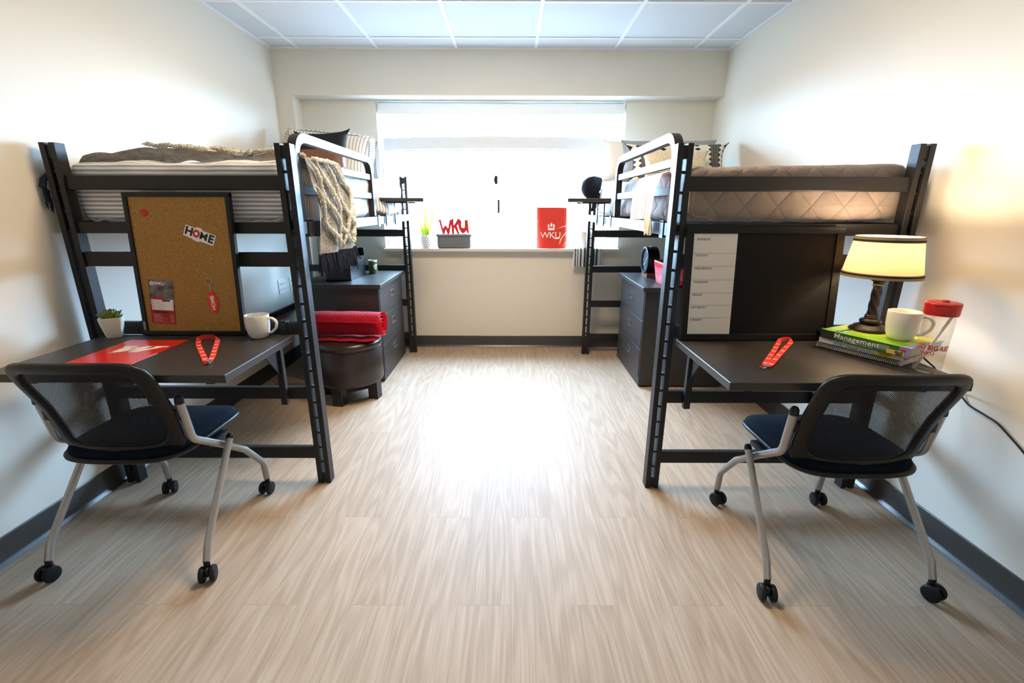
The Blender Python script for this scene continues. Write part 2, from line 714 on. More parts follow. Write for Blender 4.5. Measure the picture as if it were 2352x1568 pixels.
def arc_corner(a, b, c, r, n=6):
    """points rounding the corner b of the path a-b-c with radius r"""
    A, B, C = Vector(a), Vector(b), Vector(c)
    u = (A - B).normalized()
    v = (C - B).normalized()
    ang = u.angle(v)
    d = min(r / math.tan(ang / 2), (A - B).length * 0.49, (C - B).length * 0.49)
    p, q = B + u * d, B + v * d
    out = []
    for i in range(n + 1):
        s = i / n
        out.append((1 - s) ** 2 * p + 2 * s * (1 - s) * B + s * s * q)
    return out


def round_path(pts, r, n=6):
    out = [Vector(pts[0])]
    for a, b, c in zip(pts, pts[1:], pts[2:]):
        out += arc_corner(a, b, c, r, n)
    out.append(Vector(pts[-1]))
    return out


def soft_box(mb, x0, x1, y0, y1, z0, z1, r, step=0.03, fn=None, uvmode='cloth'):
    """a padded box: rounded edges, optional displacement fn(co, normal)->offset vector, uv in metres"""
    bm = mb.bm
    lay = bm.loops.layers.uv.get('UVMap') or bm.loops.layers.uv.new('UVMap')
    nx, ny, nz = (max(4, int((b - a) / step)) for a, b in ((x0, x1), (y0, y1), (z0, z1)))
    lo, hi = Vector((x0, y0, z0)), Vector((x1, y1, z1))
    cache = {}

    def vert(i, j, k):
        key = (i, j, k)
        if key in cache:
            return cache[key]
        p = Vector((x0 + (x1 - x0) * i / nx, y0 + (y1 - y0) * j / ny, z0 + (z1 - z0) * k / nz))
        q = Vector((min(max(p.x, lo.x + r), hi.x - r), min(max(p.y, lo.y + r), hi.y - r), min(max(p.z, lo.z + r), hi.z - r)))
        d = p - q
        nrm = d.normalized() if d.length > 1e-9 else Vector((0, 0, 1))
        co = q + nrm * r
        if fn:
            co = co + fn(co, nrm)
        v = bm.verts.new(co)
        cache[key] = v
        return v

    def face(ids, ax):
        f = bm.faces.new([vert(*i) for i in ids])
        for lp in f.loops:
            c = lp.vert.co
            if ax == 'y':
                lp[lay].uv = (c.x, c.z)
            elif ax == 'x':
                lp[lay].uv = (c.z, c.y)
            else:
                lp[lay].uv = (c.x, c.y)

    for j in range(ny):
        for k in range(nz):
            face(((0, j, k), (0, j, k + 1), (0, j + 1, k + 1), (0, j + 1, k)), 'x')
            face(((nx, j, k), (nx, j + 1, k), (nx, j + 1, k + 1), (nx, j, k + 1)), 'x')
    for i in range(nx):
        for k in range(nz):
            face(((i, 0, k), (i + 1, 0, k), (i + 1, 0, k + 1), (i, 0, k + 1)), 'y')
            face(((i, ny, k), (i, ny, k + 1), (i + 1, ny, k + 1), (i + 1, ny, k)), 'y')
    for i in range(nx):
        for j in range(ny):
            face(((i, j, 0), (i, j + 1, 0), (i + 1, j + 1, 0), (i + 1, j, 0)), 'z')
            face(((i, j, nz), (i + 1, j, nz), (i + 1, j + 1, nz), (i, j + 1, nz)), 'z')


def fbm(v, s, o=0.0):
    return noise.noise(Vector((v.x * s + o, v.y * s + o * 1.7, v.z * s - o)))


def cushion(mb, w, h, t, n=22, p=4.0, ear=0.02, wr=0.004, seed=0.0, pinch_k=0.085):
    """a stuffed cushion standing in local xz, centre at the origin, thickness along y"""
    lay = mb.bm.loops.layers.uv.get('UVMap') or mb.bm.loops.layers.uv.new('UVMap')
    for side in (-1, 1):
        def fn(a, b, side=side):
            u, v = 2 * a - 1, 2 * b - 1
            th = (max(0.0, 1 - abs(u) ** p) * max(0.0, 1 - abs(v) ** p)) ** 0.55
            pinch = 1 - pinch_k * (1 - abs(u) ** 2) * abs(v) ** 3
            pinch2 = 1 - pinch_k * (1 - abs(v) ** 2) * abs(u) ** 3
            e = 1 + ear * (abs(u) ** 6) * (abs(v) ** 6) / max(w, h)
            x = u * w / 2 * pinch2 * e
            z = v * h / 2 * pinch * e
            y = side * t / 2 * th
            q = Vector((x + seed, y, z))
            if th > 0:
                y += side * wr * fbm(q, 9.0, seed) * 2 * min(1, th * 2)
            return (x, y, z)
        mb.grid(fn, n, n, uvfn=lambda a, b: (a * w, b * h))
    bmesh.ops.remove_doubles(mb.bm, verts=mb.bm.verts[:], dist=0.0006)


def fringe(mb, pts, direction, length, r=0.003, strands=2, spread=0.012, seed=1, jitter=0.25, n=4):
    """loose yarn hanging from a row of points"""
    rnd = random.Random(seed)
    D = Vector(direction).normalized()
    for p in pts:
        P = Vector(p)
        for _ in range(strands):
            L = length * rnd.uniform(1 - jitter, 1 + jitter * 0.5)
            off = Vector((rnd.uniform(-1, 1), rnd.uniform(-1, 1), 0)) * spread
            q0 = P + Vector((rnd.uniform(-1, 1), rnd.uniform(-1, 1), 0)) * spread * 0.3
            path = []
            for s in (0, 0.25, 0.5, 0.75, 1.0):
                w = Vector((rnd.uniform(-1, 1), rnd.uniform(-1, 1), 0)) * spread * 0.35 * s
                path.append(q0 + D * L * s + off * s + w)
            mb.tube(path, [r, r * 1.05, r, r * 0.9, r * 0.5], n=n)

# ================================================================== THE ROOM
XL, XR, YB, YBEAM, HC, YF = -1.876, 1.679, 4.186, 4.035, 2.451, -1.6
WX0, WX1, WZ0, WZ1 = -1.131, 0.947, 0.895, 2.122

b = MB()
b.box(XL - 0.2, XR + 0.2, YF - 0.2, YB + 0.25, -0.12, 0.0)
struct(b, 'floor', M['floor'], smooth=False)

b = MB()
b.box(XL - 0.2, XR + 0.2, YF - 0.2, YB + 0.25, HC, HC + 0.12)
struct(b, 'ceiling', M['ceiling'], smooth=False)
# lay-in grid: bars hang a little below the tiles
b = MB()
GX0, GY0, GS = -1.0402, 3.797, 0.6096
x = GX0 - GS
while x < XR:
    if x > XL + 0.03:
        b.box(x - 0.012, x + 0.012, YF, YBEAM, HC - 0.007, HC + 0.004)
    x += GS
y = GY0
while y > YF:
    b.box(XL, XR, y - 0.012, y + 0.012, HC - 0.0066, HC + 0.004)
    y -= GS
for xa, xb in ((XL, XL + 0.022), (XR - 0.022, XR)):
    b.box(xa, xb, YF, YBEAM, HC - 0.010, HC + 0.004)
b.box(XL, XR, YBEAM - 0.020, YBEAM, HC - 0.0095, HC + 0.004)
struct(b, 'trim_1', M['ceiling_grid'], smooth=False)

b = MB()
b.box(XL - 0.2, XL, YF - 0.2, YB + 0.25, 0, HC)
struct(b, 'wall_left', M['wall'], smooth=False)
b = MB()
b.box(XR, XR + 0.2, YF - 0.2, YB + 0.25, 0, HC)
struct(b, 'wall_right', M['wall'], smooth=False)
b = MB()
b.box(XL, XR, YF - 0.2, YF, 0, HC)
struct(b, 'wall_front', M['wall'], smooth=False)
b = MB()
T = YB + 0.22
b.box(XL, XR, YB, T, 0, WZ0)
b.box(XL, WX0, YB, T, WZ0, WZ1)
b.box(WX1, XR, YB, T, WZ0, WZ1)
b.box(XL, XR, YBEAM, T, WZ1, HC)
b.box(XL, -1.745, YBEAM, YB, 0, WZ1)
struct(b, 'wall_back', M['wall'], smooth=False)

# vinyl cove base
SEC = [(0, 0), (0.020, 0), (0.018, 0.004), (0.010, 0.012), (0.005, 0.024), (0.004, 0.098), (0.002, 0.104), (0, 0.105)]
def base_run(name, p, q, out):
    bb = MB()
    d = (Vector(q) - Vector(p)).normalized()
    o = Vector(out)
    for (s0, z0), (s1, z1) in zip(SEC, SEC[1:] + SEC[:1]):
        A = [Vector(p) + o * s0 + Vector((0, 0, z0)), Vector(q) + o * s0 + Vector((0, 0, z0)), Vector(q) + o * s1 + Vector((0, 0, z1)), Vector(p) + o * s1 + Vector((0, 0, z1))]
        bb.bm.faces.new([bb.bm.verts.new(a) for a in A])
    bmesh.ops.remove_doubles(bb.bm, verts=bb.bm.verts[:], dist=1e-5)
    return struct(bb, name, M['base'], angle=50)
base_run('baseboard_left', (XL, YF, 0), (XL, YBEAM, 0), (1, 0, 0))
base_run('baseboard_right', (XR, YF, 0), (XR, YB, 0), (-1, 0, 0))
base_run('baseboard_back', (-1.745, YB, 0), (XR, YB, 0), (0, -1, 0))

# sill
b = MB()
b.box(WX0 - 0.002, WX1 + 0.002, YB - 0.075, YB + 0.10, WZ0, 0.922, bev=0.004)
struct(b, 'trim_2', M['sill'], smooth=False)

# window: outer frame, two sashes, panes, muntins, latch
wn = bpy.data.objects.new('window_1', None)
COL.objects.link(wn)
wn.location = ((WX0 + WX1) / 2, YB + 0.12, 0.922)
wn['kind'] = 'structure'
W0 = Vector(wn.location)
def wbox(name, boxes, m, smooth=False, bev=0.003):
    bb = MB()
    for bx in boxes:
        bb.box(*bx, bev=bev)
    for v in bb.bm.verts:
        v.co -= W0
    return bb.build(name, m, wn, smooth=smooth)
FX0, FX1, FZ0, FZ1, FY0, FY1 = WX0 + 0.002, WX1 - 0.002, 0.923, 2.118, YB + 0.095, YB + 0.165
wbox('window_frame', [(FX0, FX0 + 0.055, FY0, FY1, FZ0, FZ1), (FX1 - 0.055, FX1, FY0, FY1, FZ0, FZ1), (FX0 + 0.0551, FX1 - 0.0551, FY0 + 0.0005, FY1, FZ0, FZ0 + 0.050), (FX0 + 0.0551, FX1 - 0.0551, FY0 + 0.0005, FY1, FZ1 - 0.05, FZ1)], M['vinyl'])
MX = -0.104
SZ0, SZ1 = FZ0 + 0.045, FZ1 - 0.045
wbox('sash', [(FX0 + 0.0556, FX0 + 0.085, FY0 + 0.012, FY0 + 0.04, SZ0, SZ1), (MX - 0.028, MX + 0.026, FY0 + 0.004, FY0 + 0.034, SZ0, SZ1), (FX0 + 0.0852, MX - 0.0282, FY0 + 0.0125, FY0 + 0.039, SZ0 + 0.006, SZ0 + 0.035), (FX0 + 0.0852, MX - 0.0282, FY0 + 0.0125, FY0 + 0.039, SZ1 - 0.035, SZ1 - 0.006)], M['vinyl'])
wbox('sash', [(FX1 - 0.085, FX1 - 0.0556, FY0 + 0.04, FY0 + 0.066, SZ0, SZ1), (MX - 0.01, MX + 0.025, FY0 + 0.04, FY0 + 0.066, SZ0, SZ1), (MX + 0.0252, FX1 - 0.0852, FY0 + 0.0405, FY0 + 0.065, SZ0 + 0.006, SZ0 + 0.035), (MX + 0.0252, FX1 - 0.0852, FY0 + 0.0405, FY0 + 0.065, SZ1 - 0.035, SZ1 - 0.006)], M['vinyl'])
wbox('pane', [(FX0 + 0.08, MX - 0.02, FY0 + 0.024, FY0 + 0.028, SZ0 + 0.03, SZ1 - 0.03)], M['glass'], bev=0)
wbox('pane', [(MX + 0.02, FX1 - 0.08, FY0 + 0.050, FY0 + 0.054, SZ0 + 0.03, SZ1 - 0.03)], M['glass'], bev=0)
wbox('muntin', [(0.388, 0.396, FY0 + 0.049, FY0 + 0.055, SZ0 + 0.03, SZ1 - 0.03), (MX + 0.02, FX1 - 0.08, FY0 + 0.0495, FY0 + 0.0545, 1.496, 1.504)], M['vinyl'], bev=0)
wbox('latch', [(MX - 0.050, MX - 0.028, FY0 - 0.006, FY0 + 0.010, 1.468, 1.540), (MX - 0.056, MX - 0.046, FY0 - 0.014, FY0 + 0.002, 1.485, 1.525)], M['rubber'])
wbox('latch', [(MX - 0.024, MX - 0.010, FY0 - 0.008, FY0 + 0.004, 1.225, 1.335)], M['rubber'])

# faux-wood blind, half raised
bl = thing('window_blind', 'white slatted blind half raised at the top of the window', 'blind', (-0.095, YB + 0.045, 2.118))
B0 = Vector(bl.location)
def bl_part(mb, name, m, smooth=False):
    for v in mb.bm.verts:
        v.co -= B0
    return mb.build(name, m, bl, smooth=smooth)
BX0, BX1, BY = WX0 + 0.016, WX1 - 0.018, YB + 0.045
b = MB(); b.box(BX0, BX1, BY - 0.034, BY - 0.022, 2.016, 2.100, bev=0.004); b.box(BX0, BX0 + 0.012, BY - 0.03, BY + 0.02, 2.016, 2.10); b.box(BX1 - 0.012, BX1, BY - 0.03, BY + 0.02, 2.016, 2.10)
bl_part(b, 'valance', M['blind'])
b = MB(); b.box(BX0 + 0.02, BX1 - 0.02, BY - 0.02, BY + 0.028, 2.056, 2.100)
bl_part(b, 'headrail', M['blind'])
def sag(x):
    return -0.018 * (((x - (BX0 + BX1) / 2) / ((BX1 - BX0) / 2)) ** 2)
def slat(z, tilt=0.0, curve=0.0):
    bb = MB()
    n = 12
    def fn(a, c):
        xx = BX0 + 0.02 + (BX1 - BX0 - 0.04) * a
        w = (c - 0.5) * 0.050
        return (xx, BY + 0.002 + w, z + curve * sag(xx) + 0.0022 * (1 - (2 * c - 1) ** 2) + tilt * w)
    bb.grid(fn, n, 3)
    return bl_part(bb, 'slat', M['blind'], smooth=True)
zz = 2.03
while zz > 1.86:
    slat(zz); zz -= 0.044
for i in range(14):
    bb = MB()
    z0 = 1.757 + i * 0.0066
    for k in range(12):
        xa, xb = (BX0 + 0.02 + (BX1 - BX0 - 0.04) * q / 12 for q in (k, k + 1))
        s0, s1 = sag(xa), sag(xb)
        dy = 0.0012 * (i % 2)
        vs_ = [bb.bm.verts.new(v) for v in ((xa, BY - 0.023 + dy, z0 + s0), (xb, BY - 0.023 + dy, z0 + s1), (xb, BY + 0.027 + dy, z0 + s1), (xa, BY + 0.027 + dy, z0 + s0), (xa, BY - 0.023 + dy, z0 + 0.0058 + s0), (xb, BY - 0.023 + dy, z0 + 0.0058 + s1), (xb, BY + 0.027 + dy, z0 + 0.0058 + s1), (xa, BY + 0.027 + dy, z0 + 0.0058 + s0))]
        for f in ((0, 1, 5, 4), (1, 2, 6, 5), (2, 3, 7, 6), (3, 0, 4, 7), (0, 3, 2, 1), (4, 5, 6, 7)):
            bb.bm.faces.new([vs_[q] for q in f])
    bmesh.ops.remove_doubles(bb.bm, verts=bb.bm.verts[:], dist=1e-6)
    bl_part(bb, 'slat', M['blind'])
b = MB()
for i in range(12):
    xa, xb = (BX0 + 0.02 + (BX1 - BX0 - 0.04) * k / 12 for k in (i, i + 1))
    b.box(xa, xb, BY - 0.024, BY + 0.028, 1.735 + sag((xa + xb) / 2), 1.752 + sag((xa + xb) / 2))
bl_part(b, 'bottom_rail', M['blind'])
b = MB()
for k in range(7):
    b = MB()
    xx = BX0 + 0.13 + (BX1 - BX0 - 0.22) * k / 6
    for yy in (BY - 0.026, BY + 0.031):
        b.tube([(xx, yy, 2.06), (xx, yy, 1.735 + sag(xx))], 0.0013, n=5)
    b.tube([(xx - 0.012, BY - 0.028, 1.835), (xx, BY - 0.030, 1.80), (xx - 0.008, BY - 0.030, 1.765), (xx + 0.010, BY - 0.030, 1.745), (xx, BY - 0.028, 1.725)], 0.0022, n=5)
    bl_part(b, 'cord', M['blind'], smooth=True)
b = MB()
b.tube([(BX0 + 0.10, BY - 0.03, 2.04), (BX0 + 0.103, BY - 0.032, 1.52)], 0.0016, n=5)
bl_part(b, 'tilt_wand', M['blind'], smooth=True)

# recessed ceiling light (out of frame, above the beds)
cl = thing('ceiling_light', 'recessed rectangular light panel in the tiled ceiling', 'ceiling light', (GX0 + 1.5 * GS, GY0 - 2.5 * GS, HC))
b = MB()
hx, hy = GS / 2 - 0.012, GS / 2 - 0.012
for bx in ((-hx, hx, -hy, -hy + 0.02), (-hx, hx, hy - 0.02, hy), (-hx, -hx + 0.02, -hy, hy), (hx - 0.02, hx, -hy, hy)):
    b.box(*bx, -0.012, 0.0)
b.build('frame', M['ceiling_grid'], cl, smooth=False)
b = MB(); b.box(-hx + 0.02, hx - 0.02, -hy + 0.02, hy - 0.02, -0.009, -0.002)
b.build('diffuser', m_emit('light_diffuser', CEIL_COLOR, CEIL_STRENGTH), cl, smooth=False)

# power outlets on the left wall under the bed
def outlet(y, label):
    o = thing('power_outlet', label, 'outlet', (XL, y, 0.65), group='power outlets under the left bed')
    bb = MB(); bb.box(0, 0.006, -0.058, 0.058, -0.058, 0.058, bev=0.002); bb.build('cover_plate', M['white'], o, smooth=False)
    for yy in (-0.025, 0.025):
        for z2 in (-0.022, 0.022):
            bb = MB(); bb.box(0.005, 0.0075, yy - 0.015, yy + 0.015, z2 - 0.014, z2 + 0.014, bev=0.003); r = bb.build('socket', M['white'], o, smooth=False)
            bb = MB()
            for s in (-0.006, 0.006):
                bb.box(0.0074, 0.0079, yy + s - 0.0012, yy + s + 0.0012, z2 - 0.004, z2 + 0.006)
            bb.box(0.0074, 0.0079, yy - 0.002, yy + 0.002, z2 - 0.010, z2 - 0.006)
            bb.build('slot', M['print_black'], r, smooth=False)
outlet(3.715, 'white four-socket wall outlet seen between the left bed posts')
outlet(3.905, 'white wall outlet half hidden behind the left bed post')

# ================================================================== LOFT BEDS
PH, PW, PD = 1.511, 0.061, 0.048


def make_bed(x0, x1, y0, y1, aisle, label):
    """aisle = +1 when the open side is x1, -1 when it is x0"""
    t = thing('loft_bed', label, 'loft bed', ((x0 + x1) / 2, (y0 + y1) / 2, 0), group='loft beds along the walls')
    O = Vector(t.location)

    def part(mb, name, m=M['metal'], parent=t, smooth=False, **kw):
        for v in mb.bm.verts:
            v.co -= O
        return mb.build(name, m, parent, smooth=smooth, **kw)

    for px in (x0, x1 - PW):
        for py in (y0, y1 - PD):
            b = MB()
            b.box(px, px + 0.0225, py, py + PD, 0, PH, bev=0.0015, seg=1)
            b.box(px + PW - 0.0225, px + PW, py, py + PD, 0, PH, bev=0.0015, seg=1)
            po = part(b, 'post')
            for za, zb in ((PH - 0.055, PH - 0.008), (0.008, 0.055)):
                b = MB()
                b.box(px + 0.020, px + PW - 0.020, py + 0.006, py + PD - 0.006, za, zb)
                part(b, 'slot_block', M['metal'], po)
            b = MB()
            b.box(px + 0.020, px + PW - 0.020, py + 0.010, py + PD - 0.010, 0.106, 0.116)
            first = part(b, 'slot_rung', M['metal'], po)
            for k in range(1, 18):
                c = first.copy()
                COL.objects.link(c)
                c.location.z = 0.0762 * k
    xi, xo = x0 + PW - 0.004, x1 - PW + 0.004
    for py in (y0 + 0.010, y1 - 0.038):
        for za, zb in ((1.336, 1.392), (1.031, 1.090), (0.735, 0.791), (0.431, 0.488), (0.127, 0.186)):
            b = MB()
            b.box(xi, xo, py, py + 0.028, za, zb, bev=0.004)
            part(b, 'end_rail')
        b = MB()
        b.box(xi, xo, py + 0.002, py + 0.030, 1.166, 1.212, bev=0.002)
        part(b, 'end_rail')
    for sx in (x0, x1 - 0.032):
        b = MB()
        outer = (aisle > 0) == (sx != x0)
        fx = (sx + 0.028, sx + 0.032) if sx != x0 else (sx, sx + 0.004)
        b.box(*fx, y0 + PD, y1 - PD, 1.163, 1.214, bev=0.001, seg=1)
        b.box(sx + 0.002, sx + 0.030, y0 + PD, y1 - PD, 1.163, 1.167)
        part(b, 'side_rail')
    # link deck
    b = MB()
    y = y0 + 0.12
    while y < y1 - 0.1:
        b.box(x0 + 0.03, x1 - 0.03, y, y + 0.022, 1.176, 1.180)
        y += 0.075
    x = x0 + 0.12
    while x < x1 - 0.1:
        b.box(x, x + 0.018, y0 + 0.04, y1 - 0.04, 1.180, 1.183)
        x += 0.09
    part(b, 'mattress_deck', M['metal_dark'])
    # back stretcher low on the wall side
    wx = x0 if aisle > 0 else x1 - 0.03
    b = MB()
    b.box(wx + 0.004, wx + 0.026, y0 + PD, y1 - PD, 0.452, 0.498, bev=0.003)
    part(b, 'wall_stretcher')
    # guard rail hooked on the aisle side
    gx = x1 - 0.036 if aisle > 0 else x0 + 0.036
    ya, yb = y0 + 0.105, y0 + 1.16
    sec = [(-0.019, -0.018), (0.019, -0.018), (0.019, 0.018), (-0.019, 0.018)]
    pts = round_path([(gx, ya, 1.170), (gx, ya, 1.553), (gx, yb, 1.553), (gx, yb, 1.170)], 0.10, 8)
    b = MB()
    b.sweep(pts, sec, up=(1, 0, 0))
    gr = part(b, 'guard_rail', smooth=True)
    for z in (1.452, 1.340):
        b = MB()
        b.box(gx - 0.010, gx + 0.010, ya + 0.015, yb - 0.015, z - 0.018, z + 0.018, bev=0.003)
        part(b, 'cross_bar', M['metal'], gr)
    for yy in (ya, yb):
        b = MB()
        s = aisle
        ox = x1 if aisle > 0 else x0
        lo, hi = sorted((ox, ox + s * 0.004))
        b.box(lo, hi, yy - 0.024, yy + 0.024, 1.150, 1.222, bev=0.001, seg=1)
        lo, hi = sorted((ox + s * 0.004, ox - s * 0.05))
        b.box(lo, hi, yy - 0.024, yy + 0.024, 1.2145, 1.2185)
        part(b, 'hook_bracket', M['metal'], gr)
    return t


bed_l = make_bed(-1.841, -0.866, 1.9225, 4.028, 1, 'black metal loft bed on the left carrying striped bedding')
bed_r = make_bed(0.634, 1.621, 1.888, 3.995, -1, 'black metal loft bed on the right carrying the taupe quilt')


# ------------------------------------------------------------------ bedding
def duvet_fn(co, n):
    d = 0.014 * fbm(co, 3.2, 1.0) + 0.011 * fbm(co, 8.0, 4.0) + 0.005 * fbm(co, 19.0, 2.0)
    v = n * d
    low = max(0.0, min(1.0, (1.34 - co.z) / 0.14))
    if n.y < -0.5:
        v += Vector((0, -0.010 * low * (0.5 + fbm(Vector((co.x * 2.5, 0, co.z)), 5.0, 9.0)), 0))
    if n.x > 0.3 and co.y < 2.04:
        v += Vector((0.048 * low, 0.006, 0))
    if n.x > 0.3 and co.y > 3.14:
        k = min(1.0, (co.y - 3.14) / 0.1) * min(1.0, max(0.0, (3.75 - co.y) / 0.35))
        fold = 0.5 + 0.5 * math.sin(co.y * 26 + co.z * 5)
        v += Vector((k * (0.035 + 0.045 * low + 0.012 * fold), 0, 0))
    if co.z < 1.26:
        v += Vector((0, 0, -0.010 + 0.034 * abs(fbm(Vector((co.x, co.y, 0)), 8.0, 3.0))))
    return v


b = MB()
soft_box(b, -1.822, -0.908, 1.986, 3.95, 1.216, 1.454, 0.045, step=0.022, fn=duvet_fn)
tag(b.build('duvet', M['duvet'], origin=(-1.35, 2.97, 1.216), angle=80), 'grey and white striped duvet tucked over the left loft mattress', 'duvet')


def quilt_fn(co, n):
    d = 0.006 * fbm(co, 4.0, 2.0) + 0.003 * fbm(co, 12.0, 6.0)
    v = n * d
    low = max(0.0, min(1.0, (1.33 - co.z) / 0.12))
    if n.y < -0.5:
        fold = math.sin(co.x * 34 + 2.0 * math.sin(co.x * 9)) * (0.5 + fbm(Vector((co.x, 0, 0)), 4.0, 8.0))
        v += Vector((0, -0.012 * low - 0.006 * low * fold, 0))
    if n.x < -0.5:
        v += Vector((-0.010 * low * (1 + math.sin(co.y * 70) * 0.6), 0, 0))
    if co.z < 1.25:
        v += Vector((0, 0, 0.022 * max(0, co.x - 1.35) + 0.006 * abs(fbm(Vector((co.x, co.y, 0)), 9.0, 3.0))))
    if co.z > 1.42:
        v += Vector((0, 0, 0.016 * (co.x - 1.1)))
    return v


b = MB()
soft_box(b, 0.708, 1.604, 1.950, 3.93, 1.216, 1.440, 0.045, step=0.022, fn=quilt_fn)
q = b.build('bedspread', M['quilt'], origin=(1.13, 2.95, 1.216), angle=80)
tag(q, 'taupe diamond-quilted bedspread over the right loft mattress', 'bedspread')
b = MB()
pp = round_path([(0.722, 1.945, 1.395), (0.722, 1.938, 1.236), (0.80, 1.938, 1.232)], 0.04)
b.tube([Vector(p) - Vector((1.13, 2.95, 1.216)) for p in pp], 0.008, n=8)
b.build('piped_edge', M['quilt'], q)

# pillows on the left bed
def pillow(name, label, cat, w, h, t, loc, rz, tilt, m, roll=0.0, **kw):
    o_loc = Vector(loc)
    b = MB()
    cushion(b, w, h, t, **kw)
    R = Matrix.Rotation(rz, 4, 'Z') @ Matrix.Rotation(tilt, 4, 'X') @ Matrix.Rotation(roll, 4, 'Y')
    for v in b.bm.verts:
        v.co = R @ v.co
    return tag(b.build(name, m, origin=None, angle=80), label, cat), o_loc


def place(pair):
    o, loc = pair
    o.location = loc
    return o


M['grey_cotton'] = mat('grey_cotton', '7d8086', 0.85, spec=0.2, var=0.08, scale=500, bump=0.3, bscale=40, bdist=0.006)
M['pale_grey_cotton'] = mat('pale_grey_cotton', '9a9ca0', 0.85, spec=0.2, var=0.08, scale=500, bump=0.3, bscale=40, bdist=0.006)
M['white_cotton'] = mat('white_cotton', 'ece7dd', 0.85, spec=0.2, var=0.04, scale=500, bump=0.3, bscale=30, bdist=0.006)

sham = thing('pillow', 'large striped pillow with flanged edge behind the black and brown cushion', 'pillow', (-1.420, 3.80, 1.655), group='pillows on the left bed')
R = Matrix.Rotation(math.radians(2), 4, 'Z') @ Matrix.Rotation(math.radians(-18), 4, 'X') @ Matrix.Rotation(math.radians(5), 4, 'Y')
b = MB(); cushion(b, 0.64, 0.355, 0.13, seed=2.0)
for v in b.bm.verts: v.co = R @ v.co
b.build('stuffing', M['sham'], sham, angle=80)
b = MB()
lay = b.bm.loops.layers.uv.new('UVMap')
def flange(a, c):
    ang = 2 * PI * a
    cs, sn = math.cos(ang), math.sin(ang)
    k = 1.0 / (abs(cs) ** 8 + abs(sn) ** 8) ** 0.125
    e = 0.88 + 0.16 * c
    return R @ Vector((0.32 * cs * k * (e + 0.06 * c), 0.012 + 0.012 * math.sin(ang * 9) * c, 0.180 * sn * k * (e + 0.02 * c)))
b.grid(flange, 96, 3, uvfn=lambda a, c: (a * 1.9, c * 0.05))
b.build('flange', M['sham'], sham, angle=80, solid=0.004)
b = MB()
def border(k):
    ang = 2 * PI * k / 96
    cs, sn = math.cos(ang), math.sin(ang)
    kk = 1.0 / (abs(cs) ** 8 + abs(sn) ** 8) ** 0.125
    return R @ Vector((0.32 * cs * kk * 0.965, -0.004, 0.180 * sn * kk * 0.955))
b.tube([border(k) for k in range(96)], 0.0035, n=6, closed=True)
b.build('piping', M['print_grey'], sham)

place(pillow('pillow', 'plain grey pillow lying behind the large striped pillow', 'pillow', 0.68, 0.30, 0.07, (-1.425, 3.945, 1.620), 0.0, math.radians(-6), M['grey_cotton'], seed=5.0, pinch_k=0.03)).__setitem__('group', 'pillows on the left bed')

t = m_stack('black_leather_band', [(-1, 'ded5c2'), (-0.085, '6d4a34'), (0.035, '1c1b1e')])
s_ = t.sep(t.coord('Object'))
st = t.math('LESS_THAN', t.math('FRACT', t.math('DIVIDE', s_[0], 0.017)), 0.5)
lowb = t.math('LESS_THAN', s_[2], -0.085)
base_link = t.b.inputs['Base Color'].links[0].from_socket
t.color(t.mix(t.math('MULTIPLY', st, lowb), base_link, lin('1e1c1d')))
band = t.math('MULTIPLY', t.math('GREATER_THAN', s_[2], -0.085), t.math('LESS_THAN', s_[2], 0.035))
t.l(t.math('MULTIPLY_ADD', band, -0.42, 0.8), t.b.inputs['Roughness'])
bc = place(pillow('cushion', 'square cushion in black cloth and brown leather bands on the left bed', 'cushion', 0.375, 0.335, 0.12, (-1.372, 3.545, 1.628), math.radians(-4), math.radians(-18), t.m, roll=math.radians(-2), seed=8.0, ear=0.05))

# pillows on the right bed
place(pillow('pillow', 'white pillow at the window side of the right bed', 'pillow', 0.50, 0.31, 0.13, (0.975, 3.86, 1.625), math.radians(2), math.radians(-14), M['white_cotton'], seed=11.0, ear=0.05, pinch_k=0.04)).__setitem__('group', 'pillows on the right bed')
place(pillow('pillow', 'grey pillow standing behind the zigzag lumbar cushion', 'pillow', 0.70, 0.31, 0.13, (1.185, 3.72, 1.612), math.radians(-2), math.radians(-16), M['pale_grey_cotton'], seed=14.0, pinch_k=0.04)).__setitem__('group', 'pillows on the right bed')


def m_aztec():
    t = NT('zigzag_weave')
    uv = t.n('ShaderNodeUVMap')
    s = t.sep(uv.outputs[0])
    W_ = 0.72
    x = t.math('ABSOLUTE', t.math('SUBTRACT', s[0], W_ / 2))
    tri = t.math('ABSOLUTE', t.math('SUBTRACT', t.math('FRACT', t.math('DIVIDE', s[1], 0.036)), 0.5))
    # dark band centred 0.275 from the middle, serrated on both sides
    d = t.math('ABSOLUTE', t.math('SUBTRACT', x, 0.262))
    e = t.math('ADD', 0.030, t.math('MULTIPLY', tri, 0.050))
    dark = t.math('LESS_THAN', d, e)
    thin = t.math('LESS_THAN', t.math('FRACT', t.math('DIVIDE', s[0], 0.009)), 0.28)
    core = t.math('MULTIPLY', thin, t.math('LESS_THAN', d, 0.036))
    edge = t.math('GREATER_THAN', x, t.math('SUBTRACT', W_ / 2 - 0.004, t.math('MULTIPLY', tri, 0.045)))
    d2 = t.math('ABSOLUTE', t.math('SUBTRACT', x, 0.125))
    small = t.math('LESS_THAN', d2, t.math('SUBTRACT', t.math('MULTIPLY', tri, 0.075), 0.012))
    k = t.math('MAXIMUM', t.math('MAXIMUM', dark, edge), small)
    c = t.mix(k, lin('e6decb'), lin('26252a'))
    c = t.mix(t.math('MULTIPLY', core, 0.8), c, lin('b9b4a8'))
    t.color(c)
    t.set(0.85, 0, 0.2)
    t.bump(t.noise(t.coord('Object'), 350.0, 3.0), 0.4, 0.001)
    return t.m


